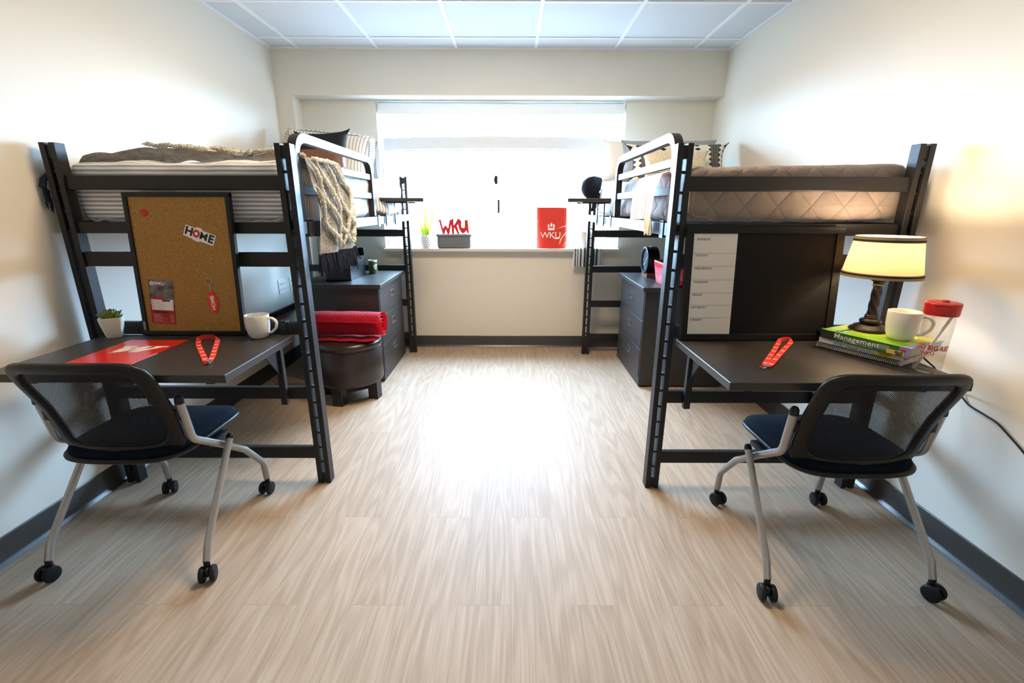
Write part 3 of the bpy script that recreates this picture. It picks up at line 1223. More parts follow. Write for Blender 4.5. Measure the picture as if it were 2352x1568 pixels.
place(pillow('cushion', 'long lumbar cushion with black zigzag bands on the right bed', 'cushion', 0.72, 0.275, 0.13, (1.205, 3.57, 1.583), math.radians(2), math.radians(-16), m_aztec(), roll=math.radians(-1.0), seed=17.0, ear=0.06))


def m_cream_knit():
    t = NT('cream_textured_weave')
    uv = t.n('ShaderNodeUVMap')
    s = t.sep(uv.outputs[0])
    v = t.n('ShaderNodeTexVoronoi')
    v.inputs['Scale'].default_value = 85.0
    t.l(uv.outputs[0], v.inputs['Vector'])
    low = t.math('LESS_THAN', s[1], 0.085)
    c = t.mix(low, lin('e8dcc2'), lin('c9b189'))
    t.color(t.mix(t.math('MULTIPLY', v.outputs['Distance'], 0.5), c, lin('a9906a')))
    t.set(0.9, 0, 0.15)
    t.bump(v.outputs['Distance'], 0.8, 0.004)
    return t.m


place(pillow('cushion', 'cream and tan woven cushion in front of the zigzag cushion', 'cushion', 0.46, 0.215, 0.12, (1.135, 3.40, 1.548), math.radians(3), math.radians(-22), m_cream_knit(), seed=21.0, ear=0.04))

# knitted throw over the left bed: across the mattress, over the guard's cross bar, down the aisle side
def throw_pt(a, c):
    # a along (wall side -> aisle -> down), c across the width
    y = 2.050 + 0.47 * c
    L = a
    if L < 0.60:
        k = L / 0.60
        x = -1.822 + 0.902 * k
        z = 1.462 + 0.030 * math.sin(PI * min(1, k * 1.1)) * (1 - 0.2 * c) + 0.020 * fbm(Vector((x * 4, y * 3, 0)), 1.6, 3.0) + 0.012 * abs(math.sin(x * 17 + y * 3))
        if k > 0.86:
            z += 0.024 * ((k - 0.86) / 0.14)
        if k < 0.05:
            z -= 0.05 * (1 - k / 0.05)
        y -= 0.02 * (1 - k)
        return Vector((x, y, z))
    if L < 0.66:
        k = (L - 0.60) / 0.06
        ang = PI * k
        return Vector((-0.902 - 0.018 * math.cos(ang), y, 1.476 + 0.006 * math.sin(ang)))
    k = (L - 0.66) / 0.34
    z = 1.474 - 0.405 * k
    yy = 2.055 + 0.43 * c + (0.07 * c - 0.005) * k + 0.012 * math.sin(k * 5)
    x = -0.872 + 0.030 * min(1, k * 2.0) + 0.014 * math.sin(c * 15 + k * 3) * (0.3 + k) + 0.006 * fbm(Vector((yy * 5, z * 3, 0)), 2.0, 7.0)
    return Vector((x, yy, z))


thr = thing('throw_blanket', 'speckled knitted throw with cream tufts draped over the left guard rail', 'throw blanket', (-0.88, 2.3, 1.47))
TO = Vector(thr.location)
b = MB()
b.grid(lambda a, c: throw_pt(a, c) - TO, 90, 26)
b.build('knit_body', M['knit'], thr, angle=80, solid=-0.011)
# rows of cream tufts, in V shapes on the hanging part and strays on top
b = MB()
rnd = random.Random(3)
def tuft_line(p0, p1, n=70, r=0.0105):
    pts, rr = [], []
    for i in range(n + 1):
        s = i / n
        a = p0[0] + (p1[0] - p0[0]) * s
        c = p0[1] + (p1[1] - p0[1]) * s + 0.012 * math.sin(s * 9)
        P = throw_pt(min(max(a, 0), 1), min(max(c, 0.0), 1.0))
        Q = throw_pt(min(max(a, 0), 1) + 0.002, min(max(c, 0.0), 1.0))
        out = Vector((0.013, -0.003, 0)) if a > 0.63 else Vector((0, 0, 0.013))
        pts.append(P + out + Vector((rnd.uniform(-1, 1), rnd.uniform(-1, 1), rnd.uniform(-1, 1))) * 0.0018 - TO)
        lump = 0.62 + 0.75 * abs(fbm(P, 48.0, p0[1] * 9))
        rr.append(r * lump * rnd.uniform(0.9, 1.15) * min(1.0, 0.35 + 5 * s, 0.35 + 5 * (1 - s)))
    b.tube(pts, rr, n=9)
    for q, w in zip(pts, rr):
        for _ in range(12):
            dv = Vector((rnd.gauss(0, 1), rnd.gauss(0, 1), rnd.gauss(0, 1)))
            dv = (dv.normalized() + out * 30).normalized()
            L = w * rnd.uniform(1.05, 1.55)
            b.tube([q, q + dv * L * 0.8, q + dv * L + Vector((0, 0, -0.15 * L))], [0.0016, 0.0014, 0.0008], n=4, cap=False)
for p0, p1 in (((0.67, 0.02), (0.97, 0.60)), ((0.80, 0.02), (0.98, 0.42)), ((0.67, 0.22), (0.98, 0.74)), ((0.67, 0.48), (0.90, 0.80)), ((0.67, 0.72), (0.80, 0.98)),
               ((0.84, 0.98), (0.98, 0.72)), ((0.74, 0.96), (0.98, 0.60)), ((0.76, 0.0), (0.84, 0.14)), ((0.88, 0.78), (0.94, 1.0)), ((0.66, 0.10), (0.66, 0.85)),
               ((0.20, 0.0), (0.32, 0.10)), ((0.30, 0.0), (0.36, 0.3)), ((0.38, 0.0), (0.44, 0.2)), ((0.46, 0.02), (0.56, 0.06)), ((0.58, 0.0), (0.655, 0.03))):
    tuft_line(p0, p1)
b.build('tufted_cord', M['tuft'], thr, angle=80)
b = MB()
fringe(b, [throw_pt(1.0, c / 44) - TO for c in range(45)], (0.03, 0.0, -1), 0.092, r=0.0036, strands=4, spread=0.012, seed=4)
o = b.build('fringe', M['fringe_dark'], thr); o['kind'] = 'stuff'
b = MB()
TP = [Vector((-1.858, 1.925, 1.375)) - TO, Vector((-1.858, 1.915, 1.350)) - TO, Vector((-1.860, 1.935, 1.335)) - TO]
b.tube([Vector((-1.857, 1.975, 1.41)) - TO, Vector((-1.857, 1.95, 1.395)) - TO, Vector((-1.858, 1.925, 1.375)) - TO, Vector((-1.858, 1.912, 1.345)) - TO], [0.010, 0.012, 0.013, 0.012], n=8, flat=0.8)
for p in TP:
    fringe(b, [p], (0.02, 0.0, -1), 0.085, r=0.0035, strands=7, spread=0.008, seed=9)
b.build('fringe', M['fringe_dark'], thr)['kind'] = 'stuff'

# cream striped throw folded over the right guard rail
def throw2_pt(a, c):
    y = 2.03 + 0.36 * c
    if a < 0.35:
        k = a / 0.35
        x = 0.80 - 0.112 * k
        return Vector((x, y, 1.455 - 0.025 * k + 0.006 * math.sin(y * 22)))
    if a < 0.45:
        k = (a - 0.35) / 0.10
        ang = PI * k
        return Vector((0.670 + 0.020 * math.cos(ang), y, 1.4285 + 0.004 * math.sin(ang)) if False else (0.688 - 0.06 * k, y, 1.430 - 0.02 * k))
    k = (a - 0.45) / 0.55
    z = 1.410 - 0.195 * k + 0.012 * k * (1 - c)
    return Vector((0.627 - 0.018 * min(1, k * 3) - 0.006 * math.sin(c * 14 + k * 2) * k, 2.03 + 0.36 * c + 0.065 * k * c + 0.045 * k * (1 - c), z))


th2 = thing('throw_blanket', 'cream throw with thin red stripes hanging on the right guard rail', 'throw blanket', (0.63, 2.2, 1.42))
TO2 = Vector(th2.location)
b = MB()
b.grid(lambda a, c: throw2_pt(a, c) - TO2, 40, 24, uvfn=lambda a, c: (c * 0.42, a * 0.5))
b.build('cloth', M['stripe_throw'], th2, angle=80, solid=0.006)
b = MB()
fringe(b, [throw2_pt(1.0, c / 30) - TO2 for c in range(0, 9)], (0.02, -0.12, -1), 0.065, r=0.003, strands=4, spread=0.010, seed=14)
b.build('fringe', M['fringe_light'], th2)['kind'] = 'stuff'


# ------------------------------------------------------------------ clip-on bedside shelves
def shelf(x0, x1, y0, y1, s, railx, label):
    t = thing('bedside_shelf', label, 'shelf', ((x0 + x1) / 2, (y0 + y1) / 2, 1.308), group='clip-on bedside shelves')
    O = Vector(t.location)
    b = MB(); b.box(x0, x1, y0, y1, 1.308, 1.332, bev=0.002)
    for v in b.bm.verts: v.co -= O
    b.build('shelf_board', M['laminate'], t, smooth=False)
    for yy in (y0 + 0.055, y1 - 0.055):
        b = MB()
        a, c = sorted((railx + s * 0.005, railx + s * 0.013))
        b.box(a, c, yy - 0.014, yy + 0.014, 1.150, 1.306)
        d, e = sorted((railx + s * 0.16, railx - s * 0.03))
        b.box(d, e, yy - 0.014, yy + 0.014, 1.2985, 1.3075)
        for v in b.bm.verts: v.co -= O
        b.build('hook_bracket', M['metal'], t, smooth=False)
    return t


shelf(-0.885, -0.590, 3.19, 3.55, 1, -0.866, 'small grey shelf clipped to the left bed near the snake plant')
shelf(0.372, 0.660, 3.19, 3.55, -1, 0.634, 'small grey shelf clipped to the right bed under the black cap')


# ================================================================== DESKS
def desk(x0, x1, y0, y1, yrail, label, side):
    t = thing('desk', label, 'desk', ((x0 + x1) / 2, (y0 + y1) / 2, 0.72), group='desks hung on the beds')
    O = Vector(t.location)
    b = MB(); b.box(x0, x1, y0, y1, 0.722, 0.750, bev=0.0018, seg=1)
    for v in b.bm.verts: v.co -= O
    b.build('worktop', M['laminate'], t, smooth=False)
    for xx in (x0 + 0.095, x1 - 0.095):
        b = MB()
        b.box(xx - 0.014, xx + 0.014, yrail - 0.028, yrail - 0.002, 0.415, 0.720, bev=0.002)
        b.box(xx - 0.014, xx + 0.014, y0 + 0.06, yrail - 0.006, 0.694, 0.7215, bev=0.002)
        for v in b.bm.verts: v.co -= O
        br = b.build('bracket', M['metal'], t, smooth=False)
        b = MB()
        Mx = Matrix(((0, 0, 1, xx - O.x), (1, 0, 0, 0), (0, 1, 0, 0), (0, 0, 0, 1)))
        b.prism([(yrail - 0.03 - O.y, 0.695 - O.z), (yrail - 0.03 - O.y, 0.56 - O.z), (yrail - 0.15 - O.y, 0.695 - O.z)], -0.003, 0.003, mtx=Mx)
        b.build('gusset', M['metal'], br, smooth=False)
        b = MB()
        b.box(xx - 0.014 + side * 0.03, xx + 0.014 + side * 0.03, yrail - 0.006, yrail - 0.001, 0.735, 0.797, bev=0.001, seg=1)
        b.box(xx - 0.014 + side * 0.03, xx + 0.014 + side * 0.03, yrail - 0.006, yrail + 0.03, 0.7925, 0.7965)
        for v in b.bm.verts: v.co -= O
        b.build('hook', M['metal'], br, smooth=False)
    return t


desk(-1.720, -0.928, 1.392, 1.880, 1.9325, 'dark grey desk under the left bed holding the red folder', 1)
desk(0.683, 1.446, 1.338, 1.832, 1.898, 'dark grey desk under the right bed holding the lamp', -1)


# ================================================================== CHAIRS
def lerp_prof(tab, x):
    for (a, ya), (c, yc) in zip(tab, tab[1:]):
        if x <= c:
            k = (x - a) / (c - a)
            k = k * k * (3 - 2 * k) if False else k
            return ya + (yc - ya) * k
    return tab[-1][1]


PROF = [(0.0, 0.128), (0.12, 0.118), (0.25, 0.108), (0.42, 0.092), (0.58, 0.070), (0.74, 0.040), (0.88, 0.018), (1.0, 0.000)]


def back_pt(u, v):
    w = 0.212 + 0.014 * v
    z = 0.438 + 0.373 * v + 0.012 * (1 - u * u) * v
    y = lerp_prof(PROF, v) + 0.012 - 0.052 * (1 - u * u)
    return Vector((w * u, y, z))


def back_loop(fu, v0, v1, n, e):
    out = []
    for i in range(n):
        a = 2 * PI * i / n
        c, s = math.cos(a), math.sin(a)
        cu = math.copysign(abs(c) ** (2 / e), c) * fu
        sv = math.copysign(abs(s) ** (2 / e), s)
        out.append((cu, (v0 + v1) / 2 + (v1 - v0) / 2 * sv))
    return out


def make_chair(label):
    t = thing('task_chair', label, 'chair', group='desk chairs')
    NL = 96
    outer = back_loop(1.0, 0.0, 1.0, NL, 7.0)
    inner = back_loop(0.79, 0.125, 0.915, NL, 7.5)
    b = MB()
    m = 12
    rings = []
    for (ou, ov), (iu, iv) in zip(outer, inner):
        P = back_pt((ou + iu) / 2, (ov + iv) / 2)
        du = back_pt((ou + iu) / 2 + 0.01, (ov + iv) / 2) - P
        dv = back_pt((ou + iu) / 2, (ov + iv) / 2 + 0.01) - P
        nr = du.cross(dv).normalized()
        ring = []
        for k in range(m):
            a = 2 * PI * k / m
            f = math.copysign(abs(math.cos(a)) ** 0.7, math.cos(a))
            g = math.copysign(abs(math.sin(a)) ** 0.7, math.sin(a))
            s = (1 + f) / 2
            q = back_pt(iu + (ou - iu) * s, iv + (ov - iv) * s) + nr * 0.012 * g
            ring.append(b.bm.verts.new(q))
        rings.append(ring)
    for i in range(NL):
        A, B = rings[i], rings[(i + 1) % NL]
        for k in range(m):
            b.bm.faces.new((A[k], A[(k + 1) % m], B[(k + 1) % m], B[k]))
    bk = b.build('backrest', M['plastic'], t, angle=60)
    b = MB()
    ctr = b.bm.verts.new(back_pt(0, 0.505))
    prev = None
    for r in range(1, 11):
        ring = [b.bm.verts.new(back_pt(iu * 1.04 * r / 10, 0.505 + (iv - 0.505) * 1.04 * r / 10)) for iu, iv in inner]
        for i in range(NL):
            j = (i + 1) % NL
            if prev is None:
                b.bm.faces.new((ctr, ring[i], ring[j]))
            else:
                b.bm.faces.new((prev[i], ring[i], ring[j], prev[j]))
        prev = ring
    b.build('mesh_panel', M['mesh'], bk)
    # seat
    def seat_rings(prof, hx, hy, cy, e, name, m_, dip=0.0):
        bb = MB()
        n = 64
        prev = None
        for r, z in prof:
            ring = []
            for i in range(n):
                a = 2 * PI * i / n
                c, s = math.cos(a), math.sin(a)
                xx = math.copysign(abs(c) ** (2 / e), c) * hx * r
                yy = math.copysign(abs(s) ** (2 / e), s) * hy * r
                zz = z - dip * max(0, yy / hy) ** 3 * 0.022 - 0.010 * (1 - abs(xx) / hx) * max(0, 1 - r) + 0.006 * (abs(xx) / hx) ** 2
                ring.append(bb.bm.verts.new((xx, cy + yy, zz)))
            if prev is None:
                bb.bm.faces.new(list(reversed(ring)))
            else:
                for i in range(n):
                    j = (i + 1) % n
                    bb.bm.faces.new((prev[i], prev[j], ring[j], ring[i]))
            prev = ring
        bb.bm.faces.new(prev)
        return bb.build(name, m_, t, angle=60)
    seat_rings([(0.90, 0.446), (0.975, 0.448), (0.985, 0.456), (0.965, 0.466), (0.93, 0.473), (0.8, 0.479), (0.5, 0.482), (0.2, 0.483)], 0.222, 0.222, 0.278, 4.2, 'seat_pad', M['navy'], dip=1.0)
    seat_rings([(0.55, 0.418), (0.85, 0.422), (0.95, 0.428), (1.0, 0.437), (1.005, 0.444), (0.985, 0.449), (0.92, 0.449)], 0.226, 0.230, 0.276, 4.0, 'seat_shell', M['plastic'], dip=1.0)
    for s in (-1, 1):
        # bent tube: back upright -> pivot -> front leg
        pts = round_path([(s * 0.238, 0.098, 0.645), (s * 0.236, 0.122, 0.492), (s * 0.240, 0.255, 0.398), (s * 0.232, 0.400, 0.292), (s * 0.226, 0.522, 0.158), (s * 0.226, 0.530, 0.072)], 0.055, 7)
        b = MB(); b.tube(pts, 0.0135, n=14)
        fr = b.build('leg', M['silver'], t)
        b = MB(); b.lathe([(0, 0.022), (0.008, 0.020), (0.0135, 0.012), (0.0142, 0.0), (0.0142, -0.008), (0, -0.008)], n=16, c=(s * 0.238, 0.097, 0.645)); b.build('end_cap', M['plastic'], fr)
        pts = round_path([(s * 0.268, 0.268, 0.418), (s * 0.279, 0.034, 0.128), (s * 0.279, 0.012, 0.072)], 0.04, 7)
        b = MB(); b.tube(pts, 0.0125, n=14)
        rl = b.build('leg', M['silver'], t)
        d = (Vector(pts[0]) - Vector(pts[1])).normalized()
        b = MB()
        b.tube([Vector(pts[0]) - d * 0.004, Vector(pts[0]) + d * 0.008, Vector(pts[0]) + d * 0.016, Vector(pts[0]) + d * 0.019], [0.0132, 0.0132, 0.0095, 0.003], n=14)
        b.build('end_cap', M['plastic'], rl)
        b = MB(); b.tube([(s * 0.232, 0.262, 0.393), (s * 0.27, 0.250, 0.397)], 0.010, n=12); b.build('pivot', M['silver'], t)
        b = MB(); b.box(*sorted((s * 0.145, s * 0.232)), 0.20, 0.33, 0.404, 0.424, bev=0.006); b.build('seat_bracket', M['plastic'], t)
        b = MB(); b.box(*sorted((s * 0.212, s * 0.231)), 0.092, 0.114, 0.575, 0.615, bev=0.004); b.build('back_bracket', M['plastic'], t)
        for (cx_, cy_, rz) in ((s * 0.279, 0.010, 0.25 * s + 0.1), (s * 0.226, 0.530, -0.2 * s + 0.15)):
            b = MB()
            b.tube([(cx_, cy_, 0.078), (cx_, cy_, 0.044)], [0.0105, 0.0105], n=12)
            Rz = Matrix.Translation((cx_, cy_, 0)) @ Matrix.Rotation(rz, 4, 'Z')
            b.box(-0.007, 0.007, -0.026, 0.012, 0.022, 0.054, bev=0.005, mtx=Rz)
            ca = b.build('caster', M['plastic'], t)
            for w in (-1, 1):
                b = MB()
                prof = [(0, -0.009), (0.018, -0.009), (0.0255, -0.007), (0.0285, -0.002), (0.0285, 0.003), (0.0265, 0.008), (0.022, 0.0095), (0, 0.0095)]
                b.lathe(prof, n=28, mtx=Rz @ Matrix.Translation((w * 0.017, -0.012, 0.0285)) @ Matrix.Rotation(PI / 2, 4, 'Y'))
                b.build('wheel', M['rubber'], ca)
    return t


ch = make_chair('black mesh-back desk chair on casters at the left desk')
ch.location = (-1.355, 1.325, 0)
ch2 = copy_tree(ch)
ch2.location = (1.145, 1.250, 0)
ch2['label'] = 'black mesh-back desk chair on casters at the right desk'

# ================================================================== THINGS ON THE LEFT DESK
DZ = 0.750


def letters_join(items, material, parent, name='lettering'):
    """several short texts as one raised-print mesh; items = [(text, size, matrix, kwargs)]"""
    bm = bmesh.new()
    for txt, size, mtx, kw in items:
        o = lettering(txt, size, material, None, mtx, **kw)
        bm.from_mesh(o.data)
        me = o.data
        bpy.data.objects.remove(o)
        bpy.data.meshes.remove(me)
    me = bpy.data.meshes.new(name)
    bm.to_mesh(me)
    bm.free()
    me.materials.append(material)
    ob = bpy.data.objects.new(name, me)
    COL.objects.link(ob)
    ob.parent = parent
    return ob


FACE = lambda x, y, z: basis((x, y, z), (1, 0, 0), (0, 0, 1))        # text facing -y

LEAN = math.radians(4.3)
cb = thing('cork_board', 'framed cork board leaning upright on the left desk', 'notice board', (-1.337, 1.868, DZ + 0.0015), (-LEAN, 0, 0))
hw, hh = 0.213, 0.577
b = MB(); b.box(-hw + 0.012, hw - 0.012, 0.002, 0.014, 0.012, hh - 0.012); b.build('cork_panel', M['cork'], cb, smooth=False)
b = MB()
for bx in ((-hw, hw, 0, 0.018), (-hw, hw, hh - 0.017, hh)):
    b.box(bx[0], bx[1], -0.005, 0.018, bx[2], bx[3], bev=0.002)
for bx in ((-hw, -hw + 0.018), (hw - 0.018, hw)):
    b.box(bx[0], bx[1], -0.0045, 0.0175, 0.001, hh - 0.001, bev=0.002)
b.build('frame', M['plastic'], cb, smooth=False)
b = MB(); b.box(-hw + 0.004, -hw + 0.013, -0.0056, -0.0045, 0.022, 0.058, bev=0.0004, seg=1); b.build('maker_plate', M['print_grey'], cb, smooth=False)
CB = Matrix.Translation(cb.location) @ Matrix.Rotation(-LEAN, 4, 'X')


def on_board(name, label, cat, x, z, roll=0.0, off=0.0):
    t = thing(name, label, cat)
    t.matrix_world = CB @ Matrix.Translation((x, 0.002 + off, z)) @ Matrix.Rotation(roll, 4, 'Y')
    l, r, s = t.matrix_world.decompose()
    t.location = l
    t.rotation_euler = r.to_euler()
    return t


# plain red pin
pn = on_board('push_pin', 'small red push pin in the upper left corner of the cork board', 'push pin', -0.136, 0.499, 0.5)
b = MB(); b.lathe([(0, -0.004), (0.013, -0.003), (0.015, 0), (0.013, 0.003), (0, 0.003)], n=20, mtx=Matrix.Rotation(PI / 2, 4, 'X')); b.build('pin_head', M['print_red'], pn)
b = MB(); b.tube([(0, 0, 0), (0, 0.006, 0)], 0.0008, n=6); b.build('needle', M['chrome'], pn)

# HOME sticker
hs = on_board('sticker', 'HOME sticker cut out in white and black letters on the cork board', 'sticker', 0.073, 0.411, math.radians(21))
b = MB()
b.prism([(-0.062, -0.022), (-0.024, -0.024), (-0.018, -0.028), (0.002, -0.028), (0.006, -0.023), (0.062, -0.022), (0.062, 0.022), (0.008, 0.022), (0.002, 0.028), (-0.016, 0.028), (-0.022, 0.022), (-0.062, 0.022)], 0, 0.0008, mtx=basis((0, 0, 0), (1, 0, 0), (0, 0, 1)))
b.build('backing', M['print_white'], hs, smooth=False)
letters_join([('H', 0.044, FACE(-0.043, -0.001, 0), dict(weight=0.0018)), ('M', 0.044, FACE(0.017, -0.001, 0), dict(weight=0.0004)), ('E', 0.044, FACE(0.047, -0.001, 0), dict(weight=0.0018))], M['print_black'], hs)
lettering('O', 0.038, M['print_red'], hs, FACE(-0.0135, -0.001, 0), weight=0.0026, sx=0.86)

# the crest printed on the brochure and on the bag: a W with a cupola in its middle
def crest_pts(pts):
    return [((x - 450) * 0.000394, (648 - y) * 0.000394) for x, y in pts]
CREST = [crest_pts(((376, 520), (386, 520), (386, 514), (398, 514), (398, 520), (408, 520), (408, 610), (450, 592), (492, 610), (492, 520), (502, 520), (502, 514), (514, 514), (514, 520), (525, 520), (522, 648), (378, 648))),
         crest_pts(((424, 518), (444, 495), (452, 478), (460, 495), (482, 518), (472, 524), (474, 578), (452, 560), (430, 578), (432, 524)))]
# brochure
br = on_board('brochure', 'red and grey folded brochure pinned low on the cork board', 'brochure', -0.120, 0.140, math.radians(3.5))
t = m_stack('brochure_photo', [(-1, 'b03a3f'), (-0.012, '6f6a66')], 'z')
nz = t.noise(t.coord('Object'), 26.0)
t.color(t.mix(t.math('GREATER_THAN', t.sep(t.coord('Object'))[2], -0.012), lin('a83238'), t.ramp(nz, [(0.35, lin('4a4644')), (0.65, lin('8d8782'))])))
b = MB(); b.box(-0.050, 0.050, -0.002, 0.0, -0.091, 0.091); b.build('cover', t.m, br, smooth=False)
b = MB(); b.box(-0.043, 0.046, -0.0026, -0.002, -0.034, 0.010); b.build('white_panel', M['print_white'], br, smooth=False)
b = MB(); b.box(-0.040, 0.010, -0.003, -0.002, 0.009, 0.019); b.build('red_banner', M['print_red'], br, smooth=False)
b = MB(); b.box(0.002, 0.034, -0.0032, -0.002, 0.003, 0.009); b.box(-0.038, 0.024, -0.0024, -0.002, -0.046, -0.040); b.build('black_banner', M['print_black'], br, smooth=False)
lettering('WKU', 0.018, M['print_white'], br, FACE(-0.004, -0.0021, 0.076), weight=0.0004)
b = MB()
for k in range(4):
    b.lathe([(0, 0), (0.0026, 0), (0.0026, 0.0003), (0, 0.0003)], n=10, mtx=basis((-0.037, -0.0027, 0.001 - k * 0.009), (1, 0, 0), (0, 0, 1)))
b.build('bullets', M['print_red'], br)
b = MB()
for k in range(4):
    b.box(-0.032, 0.016 - 0.006 * (k % 2), -0.0028, -0.0026, -0.001 - k * 0.009, 0.0005 - k * 0.009)
b.build('print_lines', M['print_grey'], br, smooth=False)
b = MB()
for k in range(10):
    b.box(-0.040, -0.040 + (0.03, 0.026, 0.034, 0.04, 0.044, 0.058, 0.03, 0.036, 0.06, 0.05)[k], -0.0023, -0.002, -0.053 - k * 0.0036, -0.0518 - k * 0.0036)
    b.box(0.028, 0.046, -0.0023, -0.002, -0.053 - k * 0.0036, -0.0518 - k * 0.0036)
b.build('print_lines', mat('pale_red_print', 'd98a88', 0.6), br, smooth=False)
b = MB(); FBR = basis((-0.036, -0.002, 0.069), (1, 0, 0), (0, 0, 1))
for P_ in CREST:
    b.prism([(x * 0.26, y * 0.26) for x, y in P_], 0, 0.0004, mtx=FBR)
b.build('crest', M['print_white'], br, smooth=False)

# key tag
kt = on_board('key_tag', 'red key tag with HOME in white hanging from a ring on the cork board', 'key tag', 0.093, 0.140, math.radians(-4))
b = MB()
b.prism([(-0.007, 0.045), (0.007, 0.045), (0.022, 0.012), (0.022, -0.010), (0.009, -0.043), (0.004, -0.047), (-0.004, -0.047), (-0.009, -0.043), (-0.022, -0.010), (-0.022, 0.012)], 0, 0.004, mtx=basis((0, 0, 0), (1, 0, 0), (0, 0, 1)))
b.build('fob', M['red'], kt, smooth=False)
lettering('HOME', 0.021, M['print_white'], kt, basis((0.001, -0.0042, -0.003), (0, 0, 1), (-1, 0, 0)), weight=0.0006)
b = MB(); b.tube([(0.013 * math.cos(a), -0.003, 0.086 + 0.013 * math.sin(a)) for a in (2 * PI * i / 24 for i in range(24))], 0.0011, n=6, closed=True); b.build('ring', M['chrome'], kt)
b = MB()
for k in range(6):
    z = 0.046 + k * 0.0052
    b.tube([(0.002 * math.cos(a) * (1 if k % 2 else 0.4), -0.003 + 0.0016 * math.cos(a) * (0 if k % 2 else 1), z + 0.0036 * math.sin(a)) for a in (2 * PI * i / 10 for i in range(10))], 0.0006, n=5, closed=True)
b.build('chain', M['chrome'], kt)

# succulent in a square pot
sp = thing('potted_succulent', 'green succulent in a tapered white square pot on the left desk', 'potted plant', (-1.662, 1.852, DZ), math.radians(32))
def square_pot(b, prof, e=7.0, n=48):
    rings = []
    for r, z in prof:
        ring = []
        for i in range(n):
            a = 2 * PI * i / n + PI / 4
            c, s = math.cos(a), math.sin(a)
            k = 1.0 / (abs(c) ** e + abs(s) ** e) ** (1 / e)
            ring.append(b.bm.verts.new((r * c * k, r * s * k, z)))
        rings.append(ring)
    b.bm.faces.new(list(reversed(rings[0])))
    for A, B in zip(rings, rings[1:]):
        for i in range(n):
            j = (i + 1) % n
            b.bm.faces.new((A[i], A[j], B[j], B[i]))
    b.bm.faces.new(rings[-1])
b = MB(); square_pot(b, [(0.0255, 0), (0.0265, 0.002), (0.032, 0.03), (0.0375, 0.06), (0.040, 0.082), (0.0385, 0.0835), (0.0365, 0.082), (0.0355, 0.072)])
b.build('pot', M['ceramic'], sp, angle=50)
b = MB(); square_pot(b, [(0.0352, 0.0715), (0.0352, 0.0735), (0.02, 0.0765)]); b.build('soil', mat('dark_soil', '191712', 0.95, var=0.5, scale=200, bump=1.0, bscale=300, bdist=0.004), sp)
def m_succ():
    t = NT('succulent_leaf')
    uv = t.n('ShaderNodeUVMap')
    v = t.sep(uv.outputs[0])[1]
    t.color(t.ramp(v, [(0.0, lin('4f6a1d')), (0.45, lin('6f8a2a')), (0.80, lin('74812c')), (0.97, lin('4a2a2c'))]))
    t.set(0.35, 0, 0.5, Subsurface_Weight=0.0)
    return t.m
MS = m_succ()
rnd = random.Random(12)
b = MB()
def fat_leaf(b, base, az, el, L, w, curl):
    def fn(a, c):
        ang = 2 * PI * a
        s = c
        r = w * (math.sin(PI * min(1, s * 0.93 + 0.07)) ** 0.6) * (1.0 if s < 0.97 else 0.2)
        e = el + curl * s
        d = Vector((math.cos(az) * math.cos(e), math.sin(az) * math.cos(e), math.sin(e)))
        side = Vector((-math.sin(az), math.cos(az), 0))
        nn = side.cross(d)
        return Vector(base) + d * L * s + side * r * math.cos(ang) + nn * r * 0.6 * math.sin(ang)
    b.grid(fn, 10, 9, uvfn=lambda a, c: (a, c), wrap_u=True)
for ringn, el, L, w in ((11, 0.25, 0.050, 0.0085), (8, 0.72, 0.046, 0.0090), (5, 1.15, 0.042, 0.0085)):
    for i in range(ringn):
        fat_leaf(b, (0, 0, 0.074), 2 * PI * i / ringn + el * 1.7 + rnd.uniform(-0.1, 0.1), el + rnd.uniform(-0.1, 0.1), L * rnd.uniform(0.9, 1.15), w, 0.42)
b.build('leaves', MS, sp)

# red folder with the white W
fo = thing('folder', 'glossy red folder with a big white W lying on the left desk', 'folder', (-1.428, 1.634, DZ), math.radians(0.8))
b = MB(); b.box(-0.117, 0.117, -0.152, 0.152, 0.0002, 0.0022, bev=0.0005, seg=1); b.box(-0.116, 0.117, -0.150, 0.152, 0.0022, 0.0034); b.build('cover', M['red'], fo, smooth=False)
b = MB(); b.box(0.095, 0.1176, -0.1485, -0.02, 0.0012, 0.0026); b.build('paper', M['print_white'], fo, smooth=False)
Wp = [(-0.62, 0.30), (-0.20, 0.30), (-0.20, 0.19), (-0.27, 0.19), (-0.215, -0.05), (0.02, 0.30), (0.26, 0.30), (0.30, -0.05), (0.455, 0.19), (0.37, 0.19), (0.37, 0.30), (0.80, 0.30), (0.80, 0.19), (0.71, 0.19), (0.36, -0.34), (0.10, -0.34), (0.065, 0.0), (-0.16, -0.34), (-0.42, -0.34), (-0.54, 0.19), (-0.62, 0.19)]
def shear(p, k=0.30, s=1.0):
    return [((x + k * y) * s, y * s) for x, y in p]
b = MB(); b.prism(shear(Wp, 0.25, 0.118), 0.0034, 0.0037, mtx=Matrix.Translation((0.0, 0.030, 0))); b.build('emblem', M['print_white'], fo, smooth=False)
lettering('WKU', 0.011, M['print_white'], fo, Matrix.Translation((-0.052, -0.018, 0.0034)), spacing=1.2)


